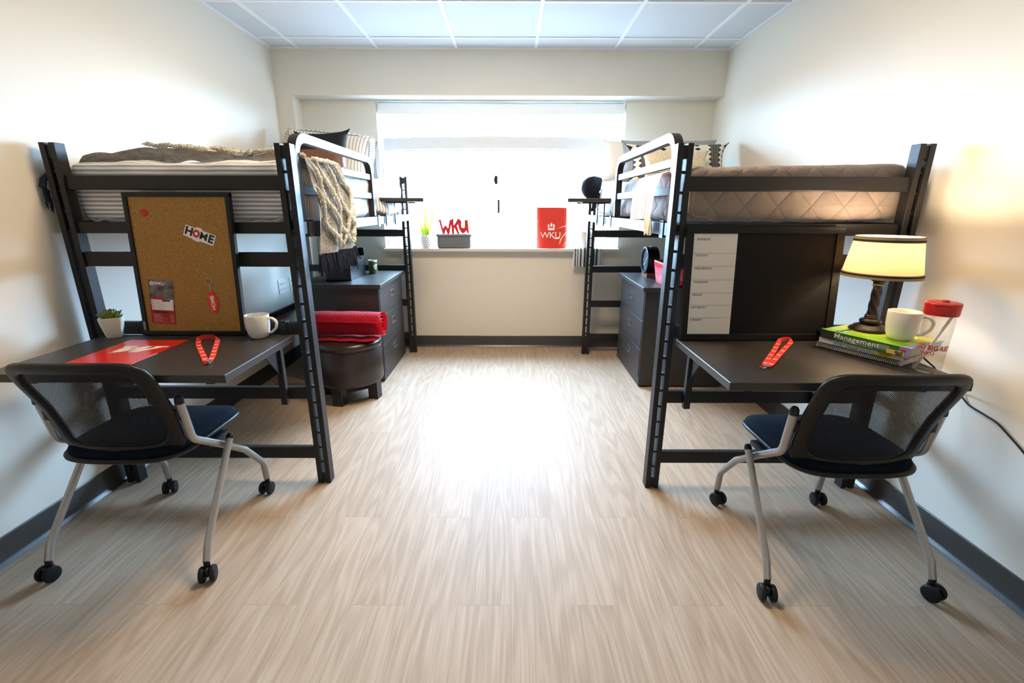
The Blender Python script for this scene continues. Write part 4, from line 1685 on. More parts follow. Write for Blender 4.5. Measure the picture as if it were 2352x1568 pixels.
def ribbon(b, rows, th=0.0012):
    """rows of (centre, half-width vector): a flat band with a little thickness"""
    f = []
    P = [Vector(c) for c, _ in rows]
    for i, (c, h) in enumerate(rows):
        t = (P[min(i + 1, len(P) - 1)] - P[max(i - 1, 0)]).normalized()
        h = Vector(h)
        n = t.cross(h).normalized() * th / 2
        c = Vector(c)
        f.append([b.bm.verts.new(c - h - n), b.bm.verts.new(c + h - n), b.bm.verts.new(c + h + n), b.bm.verts.new(c - h + n)])
    for A, B in zip(f, f[1:]):
        for k in range(4):
            b.bm.faces.new((A[k], A[(k + 1) % 4], B[(k + 1) % 4], B[k]))
    b.bm.faces.new(f[0])
    b.bm.faces.new(list(reversed(f[-1])))


def lanyard(name_label, left, right, tail, origin, marks):
    t = thing('lanyard', name_label, 'lanyard', origin, group='red lanyards on the desks')
    O = Vector(origin)
    HWD = 0.0095
    rows = []
    L = [Vector((*p, DZ + 0.0016)) for p in left]
    Rr = [Vector((*p, DZ + 0.0030)) for p in right]
    def flat(P, i):
        d = (P[min(i + 1, len(P) - 1)] - P[max(i - 1, 0)]).normalized()
        return Vector((d.y, -d.x, 0)).normalized() * HWD
    path = list(reversed(L))
    for i, p in enumerate(path):
        rows.append((p, flat(path, i)))
    # the loop turns up on its edge at the back
    a, c = L[0], Rr[0]
    h0 = rows[-1][1]
    d0 = (L[0] - L[1]).normalized()
    d1 = (Rr[0] - Rr[1]).normalized()
    p1 = a + d0 * 0.010 + Vector((0, 0, 0.0055)); p2 = c + d1 * 0.010 + Vector((0, 0, 0.0055))
    up = Vector((0, 0, HWD))
    rows.append((p1, (h0 * 0.6 + up * (0.8 if h0.x < 0 else -0.8)).normalized() * HWD))
    sg = 1 if h0.x < 0 else -1
    for k in (0.18, 0.5, 0.82):
        q = p1.lerp(p2, k) + (d0 + d1) * 0.006 * math.sin(PI * k)
        q.z = DZ + 0.0105
        rows.append((q, up * sg))
    h1 = flat(Rr, 0)
    # continue down the right strand keeping the band from flipping
    rev = h1 if (up * sg + h1).length > 0 else -h1
    s = 1 if h1.x * sg < 0 else -1
    rows.append((p2, (h1 * s * 0.6 + up * sg * 0.8).normalized() * HWD))
    for i, p in enumerate(Rr):
        rows.append((p, flat(Rr, i) * s))
    b = MB()
    ribbon(b, [(Vector(c_) - O, h_) for c_, h_ in rows])
    b.build('ribbon', M['red_fabric'], t, angle=60)
    e = Vector((*tail[0], DZ + 0.003)); f = Vector((*tail[1], DZ + 0.006))
    d = (f - e).normalized()
    sd = Vector((d.y, -d.x, 0))
    b = MB(); b.tube([e + sd * 0.008 - O + Vector((0, 0, 0.003)), e - sd * 0.008 - O + Vector((0, 0, 0.003))], 0.0035, n=8)
    b.build('crimp', M['chrome'], t)
    b = MB()
    ribbon(b, [(e - O + d * 0.004, sd * 0.007), (e - O + d * 0.014 + sd * 0.010, sd * 0.008), (e - O + d * 0.020 + sd * 0.014, sd * 0.006)])
    b.build('tab', M['red_fabric'], t)
    b = MB()
    b.tube([e - O + d * 0.004 + Vector((0, 0, 0.003)), e - O + d * 0.012 + Vector((0, 0, 0.004))], 0.003, n=8)
    hook = [e - O + d * 0.012 + Vector((0, 0, 0.004)), e - O + d * 0.022 - sd * 0.006 + Vector((0, 0, 0.006)), e - O + d * 0.036 - sd * 0.004 + Vector((0, 0, 0.005)), e - O + d * 0.040 + sd * 0.003 + Vector((0, 0, 0.003)), e - O + d * 0.030 + sd * 0.006 + Vector((0, 0, 0.003)), e - O + d * 0.018 + sd * 0.003 + Vector((0, 0, 0.003))]
    b.tube(hook, [0.0026, 0.0026, 0.0024, 0.0022, 0.002, 0.0018], n=8)
    b.build('swivel_clip', M['chrome'], t)
    items = []
    for P, sgn in ((L, 1), (Rr, 1)):
        tot = [0.0]
        for p, q in zip(P, P[1:]):
            tot.append(tot[-1] + (q - p).length)
        for k in range(marks):
            s_ = 0.03 + (tot[-1] - 0.06) * k / (marks - 1)
            for i in range(len(P) - 1):
                if tot[i] <= s_ <= tot[i + 1]:
                    w = (s_ - tot[i]) / (tot[i + 1] - tot[i])
                    c_ = P[i].lerp(P[i + 1], w)
                    dd = (P[i + 1] - P[i]).normalized()
                    items.append(('W', 0.0125, basis(c_ - O + Vector((0, 0, 0.0008)), (-dd.y, dd.x, 0) if dd.y < 0 else (dd.y, -dd.x, 0), -dd if dd.y < 0 else dd), dict(weight=0.0009)))
                    break
    letters_join(items, M['print_white'], t)
    return t


lanyard('red lanyard with white lettering in front of the cork board',
        [(-1.268, 1.784), (-1.238, 1.734), (-1.201, 1.687), (-1.158, 1.632), (-1.109, 1.571), (-1.073, 1.524)],
        [(-1.196, 1.792), (-1.159, 1.723), (-1.120, 1.649), (-1.084, 1.581), (-1.058, 1.522)], ((-1.060, 1.516), (-1.025, 1.480)), (-1.16, 1.65, DZ), 6)
lanyard('red lanyard with white lettering in front of the weekly planner board',
        [(1.080, 1.778), (1.041, 1.725), (0.996, 1.662), (0.948, 1.598), (0.895, 1.528), (0.874, 1.497)],
        [(1.134, 1.784), (1.114, 1.760), (1.074, 1.714), (1.021, 1.651), (0.968, 1.588), (0.905, 1.510), (0.878, 1.485)], ((0.870, 1.480), (0.830, 1.428)), (1.0, 1.63, DZ), 6)


def make_mug(label):
    t = thing('mug', label, 'mug', group='plain white mugs')
    b = MB()
    out = [(0, 0.0), (0.027, 0.0), (0.031, 0.002), (0.037, 0.010), (0.0425, 0.026), (0.0458, 0.05), (0.0465, 0.075), (0.0468, 0.094), (0.0462, 0.0965), (0.0445, 0.0970), (0.0430, 0.0955), (0.0425, 0.080), (0.0415, 0.05), (0.038, 0.026), (0.032, 0.012), (0.02, 0.007), (0, 0.006)]
    b.lathe(out, n=48)
    b.build('cup', M['ceramic'], t, angle=60)
    b = MB()
    pts = round_path([(0.043, 0, 0.081), (0.062, 0, 0.083), (0.079, 0, 0.066), (0.073, 0, 0.040), (0.055, 0, 0.022), (0.040, 0, 0.020)], 0.02, 6)
    b.tube(pts, 0.0052, n=12, flat=1.45, up=(0, 1, 0))
    b.build('handle', M['ceramic'], t)
    return t


mug = make_mug('white mug on the left desk beside the cork board')
mug.location = (-1.052, 1.842, DZ)
mug.rotation_euler.z = math.radians(2)

# ================================================================== THINGS ON THE RIGHT DESK
mug2 = copy_tree(mug)
mug2['label'] = 'white mug standing on the green textbook by the lamp'
mug2.location = (1.388, 1.580, 0.8243)
mug2.rotation_euler.z = math.radians(-30)
mug2.scale = (1.06, 1.06, 1.06)

LEAN2 = math.radians(5.6)
wb = thing('planner_board', 'black framed weekly planner and chalkboard leaning on the right desk', 'planner board', (1.003, 1.812, DZ + 0.002), (-LEAN2, 0, math.radians(0.6)))
hw, hh = 0.312, 0.452
M['black_wood'] = mat('black_painted_wood', '110e0b', 0.45, spec=0.3, var=0.25, scale=60, bump=0.3, bscale=200, bdist=0.0006)
M['chalk'] = mat('chalkboard', '0e0c0a', 0.65, spec=0.2, var=0.15, scale=8)
b = MB()
fw = 0.026
b.box(-hw, hw, -0.006, 0.018, 0, fw, bev=0.002); b.box(-hw, hw, -0.006, 0.018, hh - fw, hh, bev=0.002)
b.box(-hw, -hw + fw, -0.0055, 0.0175, 0.001, hh - 0.001, bev=0.002); b.box(hw - fw - 0.006, hw, -0.0055, 0.0175, 0.001, hh - 0.001, bev=0.002)
b.build('frame', M['black_wood'], wb, smooth=False)
b = MB(); b.box(-0.112, hw - fw, 0.000, 0.010, fw - 0.004, hh - fw + 0.004); b.build('chalk_panel', M['chalk'], wb, smooth=False)
b = MB(); b.box(-hw + fw - 0.004, -0.112, -0.001, 0.010, fw - 0.004, hh - fw + 0.004)
pl = b.build('week_panel', mat('week_panel', 'e6dfd5', 0.5, var=0.02), wb, smooth=False)
zt, zb = hh - fw, fw
fr = [(y - 537) / 228.0 for y in (580, 609, 640, 669, 698, 727)]
b = MB()
for k in fr:
    z = zt - (zt - zb) * k
    b.box(-hw + fw, -0.112, -0.0014, -0.001, z - 0.0006, z + 0.0006)
b.build('row_lines', M['print_grey'], pl, smooth=False)
items = []
for k, d in zip((12.5 / 228, *[f + 5.0 / 228 for f in fr]), ('MONDAY', 'TUESDAY', 'WEDNESDAY', 'THURSDAY', 'FRIDAY', 'SATURDAY', 'SUNDAY')):
    items.append((d, 0.0120, FACE(-hw + fw + 0.006 + (0.008 if d == 'MONDAY' else 0.004), -0.0011, zt - (zt - zb) * k), dict(align='LEFT')))
letters_join(items, M['print_black'], pl)
b = MB(); b.lathe([(0, 0.020), (0.010, 0.019), (0.0155, 0.014), (0.0165, 0.008), (0.012, 0.003), (0.007, 0), (0, 0)], n=24, mtx=Matrix.Translation((hw - fw - 0.020, 0, fw + 0.012)) @ Matrix.Rotation(PI / 2, 4, 'X')); b.build('knob', M['plastic'], wb)

# books
nb = thing('notebook', 'black spiral-bound notebook at the bottom of the book stack', 'notebook', (1.199, 1.733, DZ), math.radians(-61))
M['paper'] = mat('page_block', 'e8e0d2', 0.8, var=0.06, scale=(700))
b = MB(); b.box(0.0, 0.279, 0.008, 0.215, 0.004, 0.0175); b.build('pages', M['paper'], nb, smooth=False)
b = MB(); b.box(-0.001, 0.280, 0.006, 0.217, 0.0022, 0.004); b.box(-0.001, 0.280, 0.006, 0.217, 0.0175, 0.019); b.build('cover', M['print_white'], nb, smooth=False)
b = MB()
n = 46
pts = []
for i in range(n * 14 + 1):
    a = 2 * PI * i / 14
    pts.append((0.003 + 0.273 * i / (n * 14), 0.0085 - 0.0100 * math.cos(a), 0.0110 + 0.0100 * math.sin(a)))
b.tube(pts, 0.0011, n=6); b.build('spiral_binding', M['plastic'], nb)

wbk = thing('book', 'thin white paperback between the notebook and the green textbook', 'book', (1.206, 1.729, 0.7716), math.radians(-61.6), group='books under the lamp')
b = MB(); b.box(0.0, 0.278, 0.0, 0.214, 0, 0.0014); b.box(0.0, 0.278, 0.0, 0.214, 0.0186, 0.0200); b.box(0.0, 0.278, 0, 0.002, 0, 0.020); b.build('cover', M['print_white'], wbk, smooth=False)
b = MB(); b.box(0.002, 0.276, 0.002, 0.211, 0.0014, 0.0186); b.build('pages', mat('yellowed_pages', 'c9a877', 0.85, var=0.08, scale=500), wbk, smooth=False)
letters_join([('TEACHING CUES FOR', 0.0105, FACE(0.085, -0.0002, 0.0148), dict(spacing=1.15))], M['print_grey'], wbk)
letters_join([('SPORT SKILLS', 0.0115, FACE(0.094, -0.0002, 0.0056), dict(spacing=1.2, weight=0.0004))], mat('blue_print', '4f93c4', 0.6), wbk)
letters_join([('FOR SECONDARY', 0.0048, FACE(0.162, -0.0002, 0.0128), {}), ('SCHOOL STUDENTS', 0.0048, FACE(0.162, -0.0002, 0.0062), {})], M['print_grey'], wbk)
b = MB(); b.prism([(0.196, 0.0185), (0.248, 0.0185), (0.243, 0.001), (0.203, 0.001)], 0, 0.0003, mtx=FACE(0, -0.0001, 0)); b.prism([(0.184, 0.006), (0.198, 0.004), (0.199, 0.0008), (0.182, 0.0008)], 0, 0.0003, mtx=FACE(0, -0.0001, 0)); b.build('yellow_sticker', mat('yellow_sticker', 'f0dc14', 0.5), wbk, smooth=False)
b = MB()
for k, (xa, xb) in enumerate(((0.200, 0.243), (0.205, 0.241), (0.206, 0.238))):
    b.box(xa, xb, -0.0006, -0.0004, 0.0140 - k * 0.0045, 0.0155 - k * 0.0045)
b.build('print_lines', M['print_black'], wbk, smooth=False)

gb = thing('book', 'thick green management textbook on top of the book stack', 'book', (1.203, 1.722, 0.7918), math.radians(-64.6), group='books under the lamp')
def m_green():
    t = NT('green_book_cover')
    o = t.coord('Object')
    s = t.sep(o)
    g = t.noise(t.mapping(o, scale=(9, 14, 1)), 1.0, 3.0)
    k = t.math('ADD', t.math('MULTIPLY', s[1], 2.4), t.math('MULTIPLY', g, 0.55))
    top = t.ramp(k, [(0.22, lin('5f9a2a')), (0.50, lin('9fc32c')), (0.80, lin('d3d832'))])
    v = t.n('ShaderNodeTexVoronoi'); v.inputs['Scale'].default_value = 26.0
    t.l(o, v.inputs['Vector'])
    top = t.mix(t.math('MULTIPLY', t.math('LESS_THAN', v.outputs['Distance'], 0.13), t.math('LESS_THAN', s[1], 0.12)), top, lin('dfe58e'))
    c = t.mix(t.math('LESS_THAN', s[1], 0.0025), top, lin('356b35'))
    c = t.mix(t.math('MULTIPLY', t.math('LESS_THAN', s[1], 0.0025), t.math('LESS_THAN', s[0], 0.055)), c, lin('22351f'))
    pur = t.math('GREATER_THAN', s[0], t.math('MULTIPLY_ADD', s[1], 0.10, 0.262))
    c = t.mix(pur, c, lin('8f8fc4'))
    t.color(c)
    t.set(0.28, 0, 0.5)
    return t.m
MG = m_green()
b = MB(); b.box(0, 0.292, 0, 0.220, 0, 0.002); b.box(0, 0.292, 0, 0.220, 0.0304, 0.0324); b.box(0, 0.292, 0, 0.002, 0, 0.0324); b.build('cover', MG, gb, smooth=False)
b = MB(); b.box(0.003, 0.288, 0.002, 0.216, 0.002, 0.0304); b.build('pages', M['paper'], gb, smooth=False)
lettering('Management', 0.026, M['print_white'], gb, FACE(0.126, -0.0002, 0.0185), spacing=1.06, weight=0.0004, sx=1.10)
lettering('Leading & Collaborating in a Competitive World', 0.0050, M['print_white'], gb, FACE(0.132, -0.0002, 0.0060))
lettering('Management', 0.028, M['print_black'], gb, basis((0.052, 0.075, 0.0324), (0, 1, 0), (-1, 0, 0)), sx=0.9)
b = MB(); b.box(0.200, 0.232, -0.0006, 0, 0.010, 0.026); b.build('grey_label', M['print_grey'], gb, smooth=False)
b = MB(); b.box(0.226, 0.279, -0.0010, 0, 0.0012, 0.0170, bev=0.0004, seg=1); ys = b.build('price_sticker', mat('gold_sticker', 'd9b45a', 0.5), gb, smooth=False)
letters_join([('USED', 0.0090, basis((0.264, -0.0010, 0.0052), (-1, 0, 0), (0, 0, -1)), dict(weight=0.0004)), ('SAVES', 0.0090, basis((0.263, -0.0010, 0.0122), (-1, 0, 0), (0, 0, -1)), dict(weight=0.0004))], M['print_black'], ys)
b = MB(); b.box(0.266, 0.280, -0.0014, 0, 0.0172, 0.0250); b.build('red_label', M['print_red'], gb, smooth=False)

# table lamp
lp = thing('table_lamp', 'lit table lamp with cream shade and twisted bronze column on the books', 'lamp', (1.372, 1.706, 0.8243))
M['bronze'] = mat('dark_bronze', '1f1814', 0.38, metal=0.35, var=0.25, scale=40, bump=0.2, bscale=150, bdist=0.001)
b = MB(); b.lathe([(0, 0), (0.063, 0), (0.065, 0.003), (0.062, 0.010), (0.054, 0.014), (0.050, 0.019), (0.036, 0.025), (0.030, 0.027), (0.034, 0.031), (0.036, 0.037), (0.032, 0.043), (0.022, 0.046), (0.020, 0.049), (0.023, 0.052), (0.020, 0.055), (0.022, 0.058), (0.018, 0.062), (0, 0.062)], n=48); b.build('base', M['bronze'], lp, angle=70)
b = MB()
prof = [(0.0, 0.060)] + [(0.0165 - 0.0015 * (k / 20), 0.060 + 0.112 * k / 20) for k in range(21)] + [(0, 0.172)]
b.lathe(prof, n=40, twist=lambda a, z: 1 + 0.10 * math.cos(4 * (a + z * 38))); b.build('column', M['bronze'], lp, angle=80)
b = MB(); b.lathe([(0.0, 0.170), (0.016, 0.170), (0.019, 0.173), (0.016, 0.177), (0.018, 0.186), (0.026, 0.191), (0.027, 0.194), (0.014, 0.195), (0.0115, 0.198), (0.0115, 0.222), (0.0, 0.222)], n=36); b.build('collar', M['bronze'], lp, angle=60)
def m_shade():
    t = NT('linen_shade')
    df = t.n('ShaderNodeBsdfDiffuse')
    tl = t.n('ShaderNodeBsdfTranslucent')
    mx = t.n('ShaderNodeMixShader')
    mx.inputs[0].default_value = 0.40
    o = t.coord('Object')
    w = t.noise(t.mapping(o, scale=(260, 260, 700)), 1.0, 3.0)
    c = t.mix(w, lin('dccaac'), lin('ead9bb'))
    t.l(c, df.inputs['Color'])
    t.l(c, tl.inputs['Color'])
    t.l(df.outputs[0], mx.inputs[1]); t.l(tl.outputs[0], mx.inputs[2])
    t.l(mx.outputs[0], t.out.inputs['Surface'])
    return t.m
b = MB(); b.lathe([(0.124, 0.206), (0.1005, 0.352), (0.0990, 0.352), (0.1225, 0.206), (0.124, 0.206)], n=64)
sh = b.build('lamp_shade', m_shade(), lp, angle=60)
def shade_r(z):
    return 0.124 - (z - 0.206) / 0.146 * 0.0235
for za, zb, m_ in ((0.206, 0.2145, 'braid'), (0.2145, 0.2205, 'black'), (0.2205, 0.2235, 'braid'), (0.3335, 0.336, 'braid'), (0.336, 0.342, 'black'), (0.342, 0.3525, 'braid')):
    if m_ not in M:
        M[m_] = mat(m_ + '_trim', 'a08660' if m_ == 'braid' else '17130f', 0.8, var=0.3, scale=500)
    b = MB(); e = 0.0020 if m_ == 'braid' else 0.0026
    b.lathe([(shade_r(za) - 0.0005, za), (shade_r(za) + e, za), (shade_r(zb) + e, zb), (shade_r(zb) - 0.0005, zb), (shade_r(za) - 0.0005, za)], n=64); b.build('trim_band', M[m_], sh)
b = MB()
for k in range(3):
    a = 2 * PI * k / 3
    b.tube([(0, 0, 0.330), (0.0995 * math.cos(a), 0.0995 * math.sin(a), 0.345)], 0.0015, n=6)
b.tube([(0, 0, 0.22), (0, 0, 0.332)], 0.0018, n=6)
b.build('harp', M['bronze'], sh)
b = MB(); b.lathe([(0, 0.222), (0.010, 0.224), (0.012, 0.236), (0.022, 0.252), (0.026, 0.268), (0.022, 0.284), (0.012, 0.293), (0, 0.296)], n=24)
bulb = b.build('bulb', m_emit('bulb_glow', BULB_COLOR, 14.0), lp)
bulb.visible_shadow = True
ld = bpy.data.lights.new('bulb_light', 'POINT')
ld.energy = BULB_POWER
ld.color = BULB_COLOR
ld.shadow_soft_size = 0.027
lo = bpy.data.objects.new('bulb_light', ld)
COL.objects.link(lo)
lo.parent = lp
lo.location = (0.0, 0.0, 0.312)
LO = Vector(lp.location)
cp = [(1.425, 1.742, 0.828), (1.452, 1.708, 0.8275), (1.474, 1.665, 0.815), (1.480, 1.610, 0.785), (1.464, 1.555, 0.768), (1.452, 1.505, 0.757), (1.462, 1.492, 0.742), (1.52, 1.52, 0.68), (1.60, 1.57, 0.640), (1.655, 1.590, 0.624), (1.671, 1.575, 0.604), (1.674, 1.543, 0.583), (1.674, 1.484, 0.573), (1.674, 1.436, 0.564), (1.674, 1.384, 0.537), (1.674, 1.332, 0.507), (1.674, 1.20, 0.42), (1.674, 1.10, 0.36)]
def smooth_pts(P, k=5):
    P = [Vector(p) for p in P]
    out = []
    for i in range(len(P) - 1):
        p0, p1, p2, p3 = P[max(i - 1, 0)], P[i], P[i + 1], P[min(i + 2, len(P) - 1)]
        for j in range(k):
            s = j / k
            out.append(0.5 * ((2 * p1) + (p2 - p0) * s + (2 * p0 - 5 * p1 + 4 * p2 - p3) * s * s + (3 * p1 - p0 - 3 * p2 + p3) * s ** 3))
    out.append(P[-1])
    return out
b = MB(); b.tube([p - LO for p in smooth_pts(cp)], 0.0030, n=8)
cd = b.build('cord', M['rubber'], lp)
b = MB(); b.tube([Vector(p) - LO for p in ((1.477, 1.625, 0.793), (1.472, 1.590, 0.779), (1.466, 1.562, 0.771))], [0.005, 0.0075, 0.005], n=8); b.build('switch', M['plastic'], cd)

# water bottle
bt = thing('water_bottle', 'clear plastic water bottle with red cap at the right end of the desk', 'bottle', (1.392, 1.452, DZ), math.radians(-40))
b = MB()
prof = [(0.0, 0.001), (0.034, 0.001), (0.0375, 0.004), (0.038, 0.012), (0.0370, 0.016), (0.038, 0.020), (0.0385, 0.06), (0.0395, 0.11), (0.041, 0.150), (0.0402, 0.153), (0.041, 0.157), (0.0402, 0.161), (0.041, 0.165), (0.0402, 0.169), (0.041, 0.174), (0.039, 0.186), (0.036, 0.191), (0.036, 0.200)]
b.lathe(prof, n=56); b.build('bottle_body', M['clear'], bt, angle=70)
b = MB(); b.lathe([(0.0, 0.2025), (0.037, 0.2025), (0.0445, 0.194), (0.0455, 0.198), (0.0465, 0.228), (0.0455, 0.2335), (0.043, 0.235), (0.0, 0.235)], n=56)
b.lathe([(0, 0.243), (0.008, 0.2425), (0.010, 0.239), (0.010, 0.234), (0, 0.234)], n=20, c=(0.004, -0.004, 0))
cap_ = b.build('cap', M['red_plastic'], bt, angle=50)
b = MB(); b.box(-0.026, 0.020, -0.0485, -0.040, 0.2275, 0.2325, bev=0.002); b.build('spout_flap', M['red_plastic'], cap_)
def m_straw():
    t = NT('translucent_straw')
    t.color(lin('e9e4dc'))
    t.set(0.35, 0, 0.4, Alpha=0.75)
    return t.m
b = MB(); b.tube([(-0.031, -0.008, 0.006), (0.030, 0.004, 0.194)], 0.0042, n=12); b.build('straw', m_straw(), bt)
def wrap(txt, size, z, a0, r, parent, m_, **kw):
    o = lettering(txt, size, m_, parent, Matrix.Identity(4), **kw)
    for v in o.data.vertices:
        a = a0 + v.co.x / r
        rr = r + v.co.z
        v.co = Vector((rr * math.sin(a), -rr * math.cos(a), z + v.co.y))
    return o
wrap('GO BIG RED', 0.0225, 0.088, 0.08, 0.0396, bt, M['print_red'], weight=0.0006, sx=0.74, spacing=1.05)
wrap('WKU', 0.0150, 0.069, -0.28, 0.0393, bt, M['print_red'], weight=0.0003)


# ================================================================== DRESSERS
def dresser(x0, x1, y0, y1, face, zt, label):
    """face = +1: drawers look toward +x (x1); -1: toward -x (x0)"""
    t = thing('dresser', label, 'dresser', ((x0 + x1) / 2, (y0 + y1) / 2, 0), group='dressers under the beds')
    O = Vector(t.location)
    def part(mb, name, m, parent=t, **kw):
        for v in mb.bm.verts: v.co -= O
        return mb.build(name, m, parent, smooth=False, **kw)
    fx = x1 if face > 0 else x0
    b = MB()
    a, c = (x0, x1 - 0.018) if face > 0 else (x0 + 0.018, x1)
    b.box(a, c, y0, y1, 0.012, zt - 0.028, bev=0.001, seg=1)
    b.box(*sorted((fx - face * 0.018, fx - face * 0.004)), y0, y0 + 0.012, 0.012, zt - 0.028)
    b.box(*sorted((fx - face * 0.018, fx - face * 0.004)), y1 - 0.012, y1, 0.012, zt - 0.028)
    b.box(*sorted((fx - face * 0.018, fx - face * 0.006)), y0 + 0.012, y1 - 0.012, 0.012, 0.072)
    part(b, 'body', M['drawer'])
    b = MB(); b.box(*sorted((x0 if face > 0 else x1, fx + face * 0.022)), y0 - 0.030, y1 + 0.022, zt - 0.028, zt, bev=0.0015, seg=1); part(b, 'top', M['laminate'])
    for yy in (y0 + 0.03, y1 - 0.05):
        for xx in (x0 + 0.03, x1 - 0.05):
            b = MB(); b.box(xx, xx + 0.02, yy, yy + 0.02, 0, 0.0125); part(b, 'foot', M['rubber'])
    h = (zt - 0.028 - 0.078) / 3
    for k in range(3):
        za = 0.076 + k * h
        b = MB()
        b.box(*sorted((fx - face * 0.017, fx)), y0 + 0.015, y1 - 0.015, za, za + h - 0.005, bev=0.002, seg=1)
        d = part(b, 'drawer', M['drawer'])
        zc, yc = za + h * 0.56, (y0 + y1) / 2
        b = MB()
        q = [(fx, fx + face * 0.0045)]
        xa, xb = sorted((fx - face * 0.001, fx + face * 0.0045))
        b.box(xa, xb, yc - 0.052, yc + 0.052, zc + 0.017, zc + 0.026, bev=0.001, seg=1); b.box(xa, xb, yc - 0.052, yc + 0.052, zc - 0.026, zc - 0.017, bev=0.001, seg=1)
        b.box(xa, xb, yc - 0.052, yc - 0.043, zc - 0.02, zc + 0.02); b.box(xa, xb, yc + 0.043, yc + 0.052, zc - 0.02, zc + 0.02)
        hd = part(b, 'handle', M['chrome'], d)
        b = MB(); b.box(*sorted((fx - face * 0.0005, fx + face * 0.0008)), yc - 0.044, yc + 0.044, zc - 0.018, zc + 0.018); part(b, 'recess', M['print_black'], hd)
    return t


dresser(-1.545, -0.953, 3.250, 3.952, 1, 0.745, 'dark three-drawer dresser beneath the left bed')
dresser(0.928, 1.540, 3.155, 3.868, -1, 0.745, 'dark three-drawer dresser beneath the right bed')
TZ = 0.7452

# desktop drawer organiser
og = thing('drawer_organizer', 'small black desktop organizer with little drawers on the left dresser', 'organizer', (-1.275, 3.565, TZ))
M['org'] = mat('black_card', '1a1a1d', 0.35, var=0.08)
b = MB()
x0, x1, y0, y1, H = -0.10, 0.085, -0.175, 0.175, 0.215
for bx in ((x0, x1, y0, y0 + 0.006, 0, H), (x0, x1, y1 - 0.006, y1, 0, H), (x0, x0 + 0.006, y0, y1, 0, H), (x0, x1, y0, y1, 0, 0.006), (x0, x1, y0, y1, 0.080, 0.085), (x0, x1, y0, y1, 0.150, 0.156), (x0, x1, -0.003, 0.003, 0.085, 0.150), (x0, x1 - 0.04, y0, y1, H - 0.006, H)):
    b.box(*bx)
b.build('case', M['org'], og, smooth=False)
for (ya, yb, za, zb) in ((y0 + 0.008, y1 - 0.008, 0.008, 0.078), (y0 + 0.008, -0.005, 0.087, 0.148), (0.005, y1 - 0.008, 0.087, 0.148)):
    b = MB()
    yc = (ya + yb) / 2
    b.box(x1 - 0.008, x1 - 0.001, ya, yb, za, zb - 0.016); b.box(x1 - 0.008, x1 - 0.001, ya, yc - 0.010, zb - 0.016, zb); b.box(x1 - 0.008, x1 - 0.001, yc + 0.010, yb, zb - 0.016, zb)
    b.box(x0 + 0.01, x1 - 0.009, ya + 0.003, yb - 0.003, za, za + 0.004)
    b.build('drawer', M['org'], og, smooth=False)

# green tin
gt = thing('tin', 'small olive green tin with white rim on the left dresser', 'tin', (-1.145, 3.800, TZ), math.radians(20))
b = MB(); b.lathe([(0, 0), (0.0335, 0), (0.0345, 0.003), (0.0345, 0.100), (0, 0.100)], n=36); b.build('body', mat('olive_paint', '5f6a2a', 0.4, var=0.08), gt, angle=50)
b = MB(); b.lathe([(0.030, 0.098), (0.0352, 0.098), (0.0352, 0.108), (0.033, 0.110), (0.031, 0.108), (0.030, 0.098)], n=36); b.build('rim', M['white'], gt, angle=50)
b = MB()
rnd = random.Random(5)
for (a0, z0, w, h) in ((0.15, 0.062, 0.010, 0.018), (0.5, 0.066, 0.012, 0.020), (0.85, 0.068, 0.010, 0.018), (0.35, 0.044, 0.008, 0.018), (0.65, 0.045, 0.010, 0.016)):
    Rz = Matrix.Rotation(a0, 4, 'Z')
    b.box(-w / 2, w / 2, -0.0352, -0.034, z0 - h / 2, z0 + h / 2, bev=0.0005, seg=1, mtx=Rz)
b.build('print', M['print_white'], gt)

# ottoman and rolled quilt
ot = thing('ottoman', 'round dark brown leather ottoman on block legs beside the left dresser', 'ottoman', (-1.112, 2.995, 0))
b = MB(); b.lathe([(0, 0.125), (0.205, 0.125), (0.214, 0.133), (0.216, 0.15), (0.216, 0.372), (0.212, 0.376), (0, 0.376)], n=64); b.build('drum', M['leather'], ot, angle=50)
b = MB(); b.lathe([(0, 0.374), (0.214, 0.374), (0.220, 0.380), (0.220, 0.400), (0.214, 0.414), (0.196, 0.424), (0.12, 0.430), (0, 0.432)], n=64); lid = b.build('lid', M['leather'], ot, angle=60)
b = MB(); b.tube([(0.2185 * math.cos(a), 0.2185 * math.sin(a), 0.3775) for a in (2 * PI * i / 64 for i in range(64))], 0.0026, n=6, closed=True); b.build('seam_piping', M['leather'], lid)
for a in (-12, -102, 168, 78):
    r = math.radians(a)
    b = MB(); b.box(-0.034, 0.034, -0.034, 0.034, 0, 0.128, bev=0.002, mtx=Matrix.Translation((0.168 * math.cos(r), 0.168 * math.sin(r), 0)) @ Matrix.Rotation(math.radians(-10), 4, 'Z'))
    b.build('leg', M['dark_wood'], ot, smooth=False)

